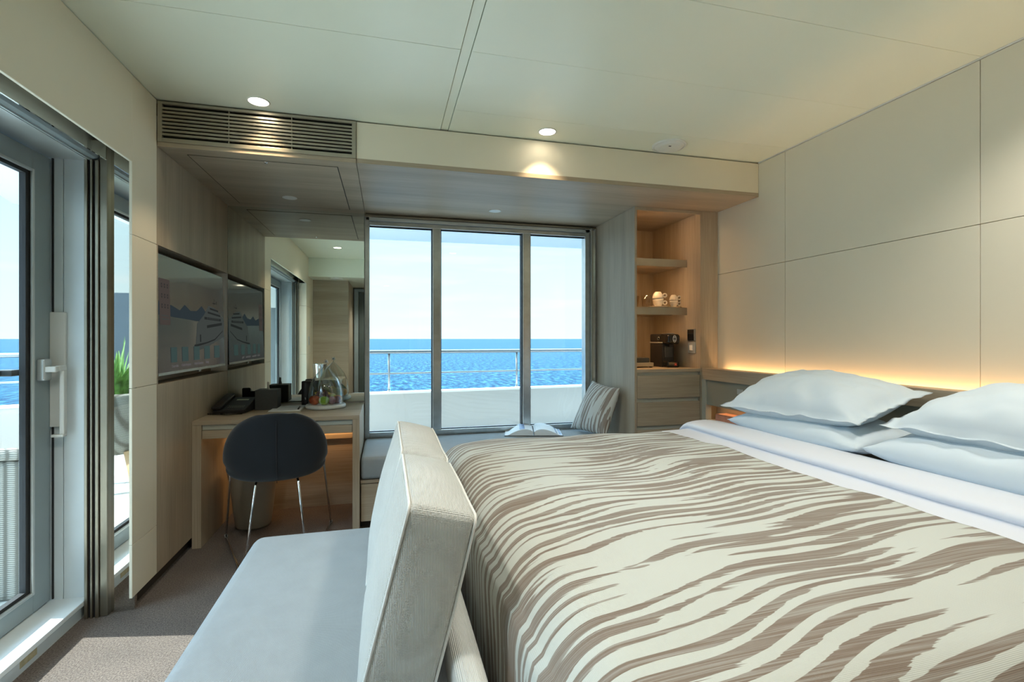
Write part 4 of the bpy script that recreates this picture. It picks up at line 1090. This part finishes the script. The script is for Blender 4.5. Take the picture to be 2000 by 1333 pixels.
# cups stacked on saucers
def cup(name, r, h, loc, label, flip=True, group='stacked white cups on the shelf'):
    t = thing(name, label, 'cup', loc, 0, group)
    pr = [(0.0, 0.0), (r*.52, 0.0), (r*.62, h*.10), (r*.86, h*.42), (r*.97, h*.78), (r, h), (r*.93, h*.985), (r*.9, h*.78), (r*.78, h*.42), (r*.5, h*.14), (0, h*.12)]
    tilt = 0.0
    if flip: pr = [(a, h-b) for a, b in pr]
    link('bowl', lathe(pr, 36), M['porcelain'], t, smooth=True, local=True)
    ring = [(r*.98+.010+.0135*math.cos(a), -.0, h*.5+.0135*math.sin(a)) for a in [2*math.pi*i/24 for i in range(24)]]
    link('handle', tube(ring, 0.0052, 8, cyclic=True), M['porcelain'], t, smooth=True, local=True)
    t.rotation_euler = (0, 0, math.radians(-22)); return t
def saucer(r, loc, label):
    return based('saucer', lathe([(0, 0), (r*.5, 0), (r*.6, .002), (r*.97, .010), (r, .012), (r*.97, .013), (r*.6, .006), (0, .005)], 40, loc[:2] if False else (0, 0)), M['porcelain'], label, 'saucer', (0, 0, 0), group='saucers on the middle shelf', smooth=True)
zs = 1.4485
for (x, y, r, h, nm) in ((2.050, 3.43, .043, .056, 'larger'), (2.194, 3.44, .034, .046, 'smaller')):
    s = saucer(r*1.75 if nm == 'larger' else r*1.72, (0, 0, 0), 'white saucer under the %s cup stack' % nm); s.location = (x, y, zs)
    cup('cup', r, h, (x, y, zs+.013), '%s white cup resting on its saucer, lower of the stack' % nm, flip=False)
    cup('cup', r, h, (x-.002, y, zs+.013+h+.001), '%s white cup upside down, upper of the stack' % nm, flip=True)
# tumblers and carafe
tum = thing('tumbler', 'clear glass tumbler beside the larger cups', 'glass', (1.952, 3.44, zs), group='glasses on the middle shelf')
link('bowl', lathe([(0, .003), (.028, .003), (.030, .012), (.037, .098), (.035, .098), (.028, .014), (0, .012)], 32), M['drink_glass'], tum, smooth=True, local=True)
dup(tum, (1.885, 3.50, zs), label='clear glass tumbler, left and behind the other one')
ca = thing('carafe', 'tall clear glass carafe at the left end of the shelf', 'carafe', (1.835, 3.58, zs))
link('body', lathe([(0, .004), (.036, .004), (.038, .02), (.038, .20), (.030, .235), (.024, .25), (.024, .262)], 32), M['drink_glass'], ca, smooth=True, local=True)
link('lid', lathe([(0, .262), (.026, .262), (.027, .285), (0, .288)], 24), M['steel'], ca, smooth=True, local=True)

# coffee machine
cm = thing('coffee_machine', 'black capsule coffee machine with red logo on the worktop', 'coffee machine', (2.115, 3.44, 0.990), 0)
xa, xb, ya, yb_ = -0.052, 0.052, -0.105, 0.135
link('body', B((xa, xb, ya+.055, yb_, 0, .188)), M['black'], cm, bevel=0.008, local=True)
bm = softbox(xb-xa+.004, .165, .078, .022, (4, 6, 4)); bmesh.ops.transform(bm, matrix=Matrix.Translation((0, ya+.052, .217)), verts=bm.verts)
link('brew_head', bm, M['black_gloss'], cm, smooth=True, local=True)
link('head_shell', B((xa-.002, xb+.002, ya+.08, yb_, .194, .257)), M['black'], cm, bevel=0.012, local=True)
link('chrome_line', B((xa-.0025, xb+.0025, ya+.052, yb_+.001, .187, .194)), M['alu_light'], cm, local=True)
link('lid_lever', B((xa+.02, xb-.02, ya+.02, ya+.10, .256, .262)), M['steel'], cm, bevel=0.002, local=True)
link('spout', B((-.016, .016, ya+.012, ya+.045, .155, .18)), M['black'], cm, bevel=0.004, local=True)
link('spout_block', B((-.034, .034, ya+.045, ya+.056, .075, .165)), M['charcoal'], cm, bevel=0.004, local=True)
dt = link('drip_tray', B((xa+.002, xb-.002, ya-.018, ya+.056, 0, .048)), M['black_gloss'], cm, bevel=0.008, local=True)
link('badge', B((.008, .026, ya-.0195, ya-.018, .016, .034)), M['red_logo'], dt, local=True)
WM[dt.name] = Matrix.Translation((2.115, 3.44, 0.990))
text('logo', 'illy', .009, M['white_mark'], (2.132, 3.44+ya-.0197, 0.990+.022), basis(Vector((1, 0, 0)), Vector((0, 0, 1)), Vector((0, -1, 0))), dt, align='CENTER')
ov = [(.026*math.cos(a)*.5, ya-.0315, .219+.026*math.sin(a)) for a in [2*math.pi*i/32 for i in range(32)]]
link('button_ring', tube(ov, .0018, 6, cyclic=True), M['white_mark'], cm, smooth=True, local=True)
for dz in (-.011, .011):
    ov = [(.0055*math.cos(a), ya-.0312, .219+dz+.0065*math.sin(a)) for a in [2*math.pi*i/20 for i in range(20)]]
    link('button', tube(ov, .0012, 6, cyclic=True), M['white_mark'], cm, smooth=True, local=True)
ov = [(xa-.0035, ya+.105+.012*math.cos(a), .222+.012*math.sin(a)) for a in [2*math.pi*i/24 for i in range(24)]]
link('side_mark', tube(ov, .0012, 6, cyclic=True), M['alu_light'], cm, smooth=True, local=True)
# tray with a dark box, and its cable
tr = thing('capsule_tray', 'bronze tray on small feet at the left of the worktop', 'tray', (1.85, 3.45, .990))
link('tray', B((1.732, 1.972, 3.36, 3.55, .998, 1.028)), M['grille'], tr, bevel=0.003)
for x in (1.745, 1.955):
    for y in (3.372, 3.538): link('foot', B((x-.008, x+.008, y-.008, y+.008, .990, .998)), M['black'], tr)
based('capsule_box', B((1.735, 1.945, 3.375, 3.53, 1.0282, 1.064)), M['charcoal'], 'dark grey box lying on the bronze tray', 'box', (1.84, 3.45, 1.0282), bevel=0.004)
based('kettle_cable', tube([(1.74, 3.60, 1.12), (1.77, 3.60, 1.135), (1.80, 3.60, 1.10), (1.82, 3.61, 1.03), (1.86, 3.64, .995), (2.0, 3.63, .995), (2.05, 3.60, 1.03)], .0035, 8), M['black'], 'black cable looping behind the bronze tray', 'cable', (1.9, 3.62, .991), smooth=True)

# =================================================================== HEADBOARD and NIGHTSTAND
hb = thing('headboard', 'wood headboard ledge with grey gloss panel along the right wall', 'headboard', (2.32, 1.5, 0))
link('ledge', B((2.250, 2.352, YB+.01, CY0-.002, 0.912, 0.994)), M['wood_y'], hb, bevel=0.001)
link('gloss_panel', B((2.262, 2.30, YB+.01, CY0-.002, 0.730, 0.911)), M['grey_gloss'], hb, bevel=0.001)
link('end_post', B((2.252, 2.30, CY0-.045, CY0-.002, 0.0, 0.911)), M['pad_recess'], hb)
link('back_board', B((2.300, 2.352, YB+.01, 2.62, 0.10, 0.911)), M['wood_y'], hb)
link('light_strip', B((2.356, 2.366, YB+.1, CY0-.05, 0.885, 0.890)), M['led'], hb)
area('headboard_led', (2.370, 1.42, 0.945), (0, 1, 0), 3.3, 0.014, 2.9, (1.0, 0.58, 0.27), (.25, 0, 1))
based('socket_plate', B((2.2605, 2.2625, 2.745, 2.80, .84, .875)), M['alu_light'], 'small socket plate on the grey headboard panel', 'socket', (2.262, 2.77, .84))
nsd = thing('nightstand', 'wood nightstand shelf with warm lit niche between bed and cabinet', 'nightstand', (2.2, 2.86, 0))
link('shelf', B((2.262, XR-.002, 2.63, CY0-.046, 0.60, 0.622)), M['wood_y'], nsd)
link('body', B((2.275, XR-.012, 2.64, CY0-.05, 0.0, 0.60)), M['wood_y'], nsd)
link('back', B((XR-.012, XR-.001, 2.63, CY0-.003, 0.622, 0.73)), M['wood_y'], nsd)
area('nightstand_led', (2.33, 2.9, 0.722), (0, 1, 0), 0.4, 0.02, .06, (1.0, 0.55, 0.22), (0, 0, -1))
bkp = thing('pink_book', 'pink book lying in the lit niche beside the bed', 'book', (2.325, 2.93, .622), math.radians(8))
link('cover', B((-.05, .05, -.10, .10, 0, .004), (-.05, .05, -.10, .10, .050, .054), (-.05, -.046, -.10, .10, 0, .054)), M['pink_book'], bkp, local=True)
link('pages', B((-.046, .046, -.096, .096, .004, .050)), M['paper'], bkp, local=True)

# =================================================================== BED
BX0, BX1, BY0, BY1 = 0.30, 2.248, 0.56, 2.50
bd = thing('bed', 'double bed with brown base against the headboard', 'bed', (1.28, 1.53, 0))
link('base', B((BX0, BX1, BY0, BY1, 0.10, 0.36)), M['bed_base'], bd, bevel=0.01)
for x in (BX0+.12, BX1-.12):
    for y in (BY0+.12, BY1-.12): link('leg', B((x-.03, x+.03, y-.03, y+.03, 0, .10)), M['black'], bd)
bm = softbox(BX1-BX0-.01, BY1-BY0-.01, .29, .05, (20, 20, 3)); bmesh.ops.transform(bm, matrix=Matrix.Translation(((BX0+BX1)/2, (BY0+BY1)/2, .508)), verts=bm.verts)
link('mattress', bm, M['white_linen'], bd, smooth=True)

def drape(x_foot, x_head, y0, y1, ztop, zhem, rad, ns, nt, puff, seed, th=0.0, foot=True, waves=1.0):
    """cloth lying on the bed: s runs from the foot hem over the edge to the head, t across, hanging at both sides"""
    bm = bmesh.new(); uvl = bm.loops.layers.uv.new('UVMap')
    def prof(s, a0, drop):
        """distance s from the hem -> (horizontal offset from edge, height below top)"""
        hang = drop-rad; arc = rad*math.pi/2
        if s < hang: return 0.0, drop-s
        if s < hang+arc:
            a = (s-hang)/rad; return rad*(1-math.cos(a)), rad*(1-math.sin(a))
        return rad+(s-hang-arc), 0.0
    drop = ztop-zhem; ext = (drop-rad)+rad*math.pi/2
    Ls = (ext if foot else 0) + (x_head-x_foot-(rad if foot else 0)); Lt = 2*ext+(y1-y0-2*rad)
    G = {}
    for i in range(ns+1):
        s = Ls*i/ns
        ox, dx_ = prof(s, 0, drop) if foot else (s, 0.0)
        for j in range(nt+1):
            t = Lt*j/nt
            if t <= Lt/2: oy, dy_ = prof(t, 0, drop); y = y0+oy
            else: oy, dy_ = prof(Lt-t, 0, drop); y = y1-oy
            x = x_foot+ox
            down = max(dx_, dy_) if min(dx_, dy_) < 1e-6 else min(drop, math.hypot(dx_, dy_))
            z = ztop-down
            f = 1-min(1, down/(rad+1e-6))
            fx = min(1, max(0, (x-x_foot)/.35)) if foot else 1.0; fy = min(1, max(0, min(y-y0, y1-y)/.30))
            z += puff*(fx*(2-fx))*(fy*(2-fy))*f
            z += waves*f*(0.010*noise.noise(Vector((x*2.2+seed, y*2.6, 0)))+0.007*noise.noise(Vector((x*4+seed, y*7, 3))))
            if dx_ > rad*.5: x -= waves*0.012*noise.noise(Vector((seed, y*6, z*3)))*min(1, dx_*3)+waves*.010
            if dy_ > rad*.5:
                w_ = waves*0.014*noise.noise(Vector((x*6, seed, z*3)))*min(1, dy_*3); y += w_ if y > (y0+y1)/2 else -w_
            G[i, j] = bm.verts.new((x, y, z))
    for i in range(ns):
        for j in range(nt):
            f = bm.faces.new((G[i,j], G[i+1,j], G[i+1,j+1], G[i,j+1]))
            for lp, (a, b) in zip(f.loops, ((i,j),(i+1,j),(i+1,j+1),(i,j+1))): lp[uvl].uv = (Ls*a/ns, Lt*b/nt)
    return bm
bm = drape(0.262, 1.492, 0.51, 2.545, 0.682, 0.30, 0.12, 110, 170, 0.030, 1.3)
dv = based('bedspread', bm, M['duvet'], 'taupe and cream flame striped bedspread covering the foot of the bed', 'bedspread', (0.9, 1.53, 0.66), smooth=True)
md = dv.modifiers.new('thick', 'SOLIDIFY'); md.thickness = 0.012; md.offset = -1
bm = drape(1.496, 2.05, 0.53, 2.535, 0.672, 0.34, 0.10, 40, 120, 0.012, 7.7, foot=False, waves=.5)
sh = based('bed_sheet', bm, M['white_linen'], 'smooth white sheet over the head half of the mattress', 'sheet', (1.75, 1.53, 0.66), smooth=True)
md = sh.modifiers.new('thick', 'SOLIDIFY'); md.thickness = 0.006; md.offset = -1
# folded-back quilt: flat satin band, then the plump roll
def fold_profile():
    pts = [(1.452, .700), (1.500, .7015), (1.560, .7035), (1.618, .7055), (1.640, .7060), (1.644, .710), (1.632, .717), (1.630, .731), (1.648, .745), (1.700, .752), (1.750, .756), (1.810, .750), (1.865, .738), (1.92, .720), (1.96, .70)]
    return pts
bm = bmesh.new(); uvl = bm.loops.layers.uv.new('UVMap'); pf = fold_profile(); nt = 120; G = {}
for j in range(nt+1):
    t = j/nt; y = 0.515+(2.53-.515)*t
    e = min(t, 1-t)*(2.015); drp = 0.0
    if e < .12: a = e/.12; drp = .12*(1-math.sqrt(max(0, 1-(1-a)**2)))
    for i, (x, z) in enumerate(pf):
        zz = z - drp*(1.0) + (.004*noise.noise(Vector((x*6, y*3, 2.2))) if i > 4 else .0015*noise.noise(Vector((x*6, y*3, 2.2))))
        xx = x + .006*noise.noise(Vector((3.3, y*1.8, 0)))*(1 if i > 3 else .3)
        G[i, j] = bm.verts.new((xx, y, zz))
for i in range(len(pf)-1):
    for j in range(nt): bm.faces.new((G[i,j], G[i+1,j], G[i+1,j+1], G[i,j+1]))
fq = based('folded_quilt', bm, M['satin_linen'], 'white satin quilt edge folded back above the striped bedspread', 'quilt', (1.68, 1.53, 0.69), smooth=True)
md = fq.modifiers.new('thick', 'SOLIDIFY'); md.thickness = 0.010; md.offset = -1
md = fq.modifiers.new('sub', 'SUBSURF'); md.levels = 1; md.render_levels = 1

# pillows
def bed_pillow(c, th, label, seed, flange, group, wr=.0085):
    bm = pillow_mesh(c, th, 48, 0.035, wr, seed, flange=flange, p=2.3)
    b = sum((Vector(q) for q in c), Vector())/4; zb = min(v.co.z for v in bm.verts)
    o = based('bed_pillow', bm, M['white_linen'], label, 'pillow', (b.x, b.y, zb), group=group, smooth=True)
    return o
bed_pillow([(1.80, 2.31, .770), (1.80, 1.545, .770), (2.22, 1.545, .790), (2.22, 2.31, .790)], .165, 'flat white pillow under the far flanged pillow', 1.0, 0, 'white bed pillows')
bed_pillow([(1.80, 1.53, .780), (1.80, .72, .780), (2.22, .72, .800), (2.22, 1.53, .800)], .19, 'flat white pillow under the near flanged pillow', 5.0, 0, 'white bed pillows')
bed_pillow([(1.765, 2.33, .842), (1.845, 1.575, .862), (2.215, 1.555, .985), (2.205, 2.36, .985)], .235, 'far white flanged pillow leaning on the headboard ledge', 9.0, .10, 'white bed pillows')
bed_pillow([(1.835, 1.485, .880), (1.845, .70, .868), (2.215, .70, .990), (2.215, 1.46, .990)], .235, 'near white flanged pillow at the right edge of the view', 14.0, .10, 'white bed pillows')

# =================================================================== SOFA at the foot of the bed
sf = thing('sofa', 'pale armless sofa bench at the foot of the bed', 'sofa', (-0.15, 1.25, 0))
SY0, SY1 = 0.36, 2.105
bm = softbox(0.665, SY1-SY0, 0.20, .045, (12, 30, 3), (0, 0, .010)); bmesh.ops.transform(bm, matrix=Matrix.Translation((-0.1675, (SY0+SY1)/2, 0.345)), verts=bm.verts)
link('seat', bm, M['sofa_seat'], sf, smooth=True)
link('base', B((-0.47, 0.16, SY0+.02, SY1-.02, 0.10, 0.252)), M['sofa'], sf, bevel=0.01)
bm = softbox(0.062, SY1-SY0, 0.46, .026, (3, 30, 8), (.004, 0, 0), wr=.003); bmesh.ops.transform(bm, matrix=Matrix.Translation((0.166, (SY0+SY1)/2, 0.312)), verts=bm.verts)
link('low_back', bm, M['sofa'], sf, smooth=True)
for x in (-.42, .12):
    for y in (SY0+.1, SY1-.1): link('leg', B((x-.02, x+.02, y-.02, y+.02, 0, .10)), M['black'], sf)

def back_cushion(y0, y1, label, seed, T=.150, H=.425, lean=14.5):
    sy = y1-y0
    R = Matrix.Translation((-0.062, (y0+y1)/2, .4555)) @ Matrix.Rotation(math.radians(lean), 4, 'Y') @ Matrix.Translation((T/2, 0, H/2))
    bm = softbox(T, sy, H, .017, (6, 14, 14), (.020, .006, .016), wr=.0055, seed=seed)
    bmesh.ops.transform(bm, matrix=R, verts=bm.verts)
    t = thing('back_cushion', label, 'cushion', (0.03, (y0+y1)/2, .455), 0, 'back cushions on the sofa')
    link('cover', bm, M['sofa'], t, smooth=True)
    k = .0025
    for sx, nm in ((-1, 'piping'), (1, 'piping')):
        x = sx*(T/2-k); a, b = sy/2-k, H/2-k; rr = .02
        ring = []
        for (cy_, cz_, a0) in ((a-rr, b-rr, 0), (-(a-rr), b-rr, 90), (-(a-rr), -(b-rr), 180), (a-rr, -(b-rr), 270)):
            for q in range(6):
                an = math.radians(a0+q*18); ring.append(Vector((x, cy_+rr*math.cos(an), cz_+rr*math.sin(an))))
        full = []
        for i in range(len(ring)):
            p0, p1 = ring[i], ring[(i+1) % len(ring)]
            nseg = max(1, int((p1-p0).length/.03))
            for q in range(nseg): full.append(p0.lerp(p1, q/nseg))
        pts = []
        for p in full:
            v = p.copy(); w_ = v.normalized()*.0055*noise.noise(Vector((v.x*6+seed, v.y*6, v.z*6))); pts.append((R @ (v+w_)))
        link(nm, tube(pts, .0034, 6, cyclic=True), M['pipe'], t, smooth=True)
    return t
back_cushion(1.545, 2.120, 'pale back cushion on the sofa, farther one beside the window seat', 3.0)
back_cushion(1.035, 1.520, 'pale back cushion on the sofa, nearer one in the foreground', 8.0)

# =================================================================== THINGS SEEN ONLY IN THE DESK MIRROR
cn = thing('console_cabinet', 'low wood console against the back wood wall, reflected in the mirror', 'cabinet', (-0.85, -0.08, 0))
link('body', B((-1.08, -0.62, YB+.002, 0.30, 0.0, 0.61)), M['wood_x'], cn, bevel=0.002)
link('top', B((-1.083, -0.61, YB+.002, 0.31, 0.61, 0.63)), M['wood_x'], cn, bevel=0.002)
ib = thing('ice_bucket', 'polished steel ice bucket reflected behind the glass dome', 'bucket', (-0.93, 0.20, .63))
link('bucket', lathe([(0, .002), (.068, .002), (.075, .02), (.098, .215), (.103, .222), (.098, .222), (.07, .02), (0, .012)], 44), M['chrome'], ib, smooth=True, local=True)
for s in (-1, 1):
    bm = bmesh.new(); bmesh.ops.create_uvsphere(bm, u_segments=16, v_segments=10, radius=.017, matrix=Matrix.Translation((0.02*s, .108*s, .17)))
    link('knob', bm, M['chrome'], ib, smooth=True, local=True)
based('wall_switch', B((XL, XL+.008, 0.09, 0.15, 1.12, 1.24)), M['alu_light'], 'narrow switch plate on the cream wall, reflected beside the glass door', 'switch', (XL, .12, 1.12))
bs = thing('beam_speaker', 'round white speaker under the back ceiling beam, reflected in the mirror', 'speaker', (-0.72, -0.05, 2.107))
link('rim', lathe([(.085, 2.107), (.086, 2.100), (.08, 2.096), (0, 2.095)], 40, (-0.72, -0.05)), M['white_trim'], bs, smooth=True)
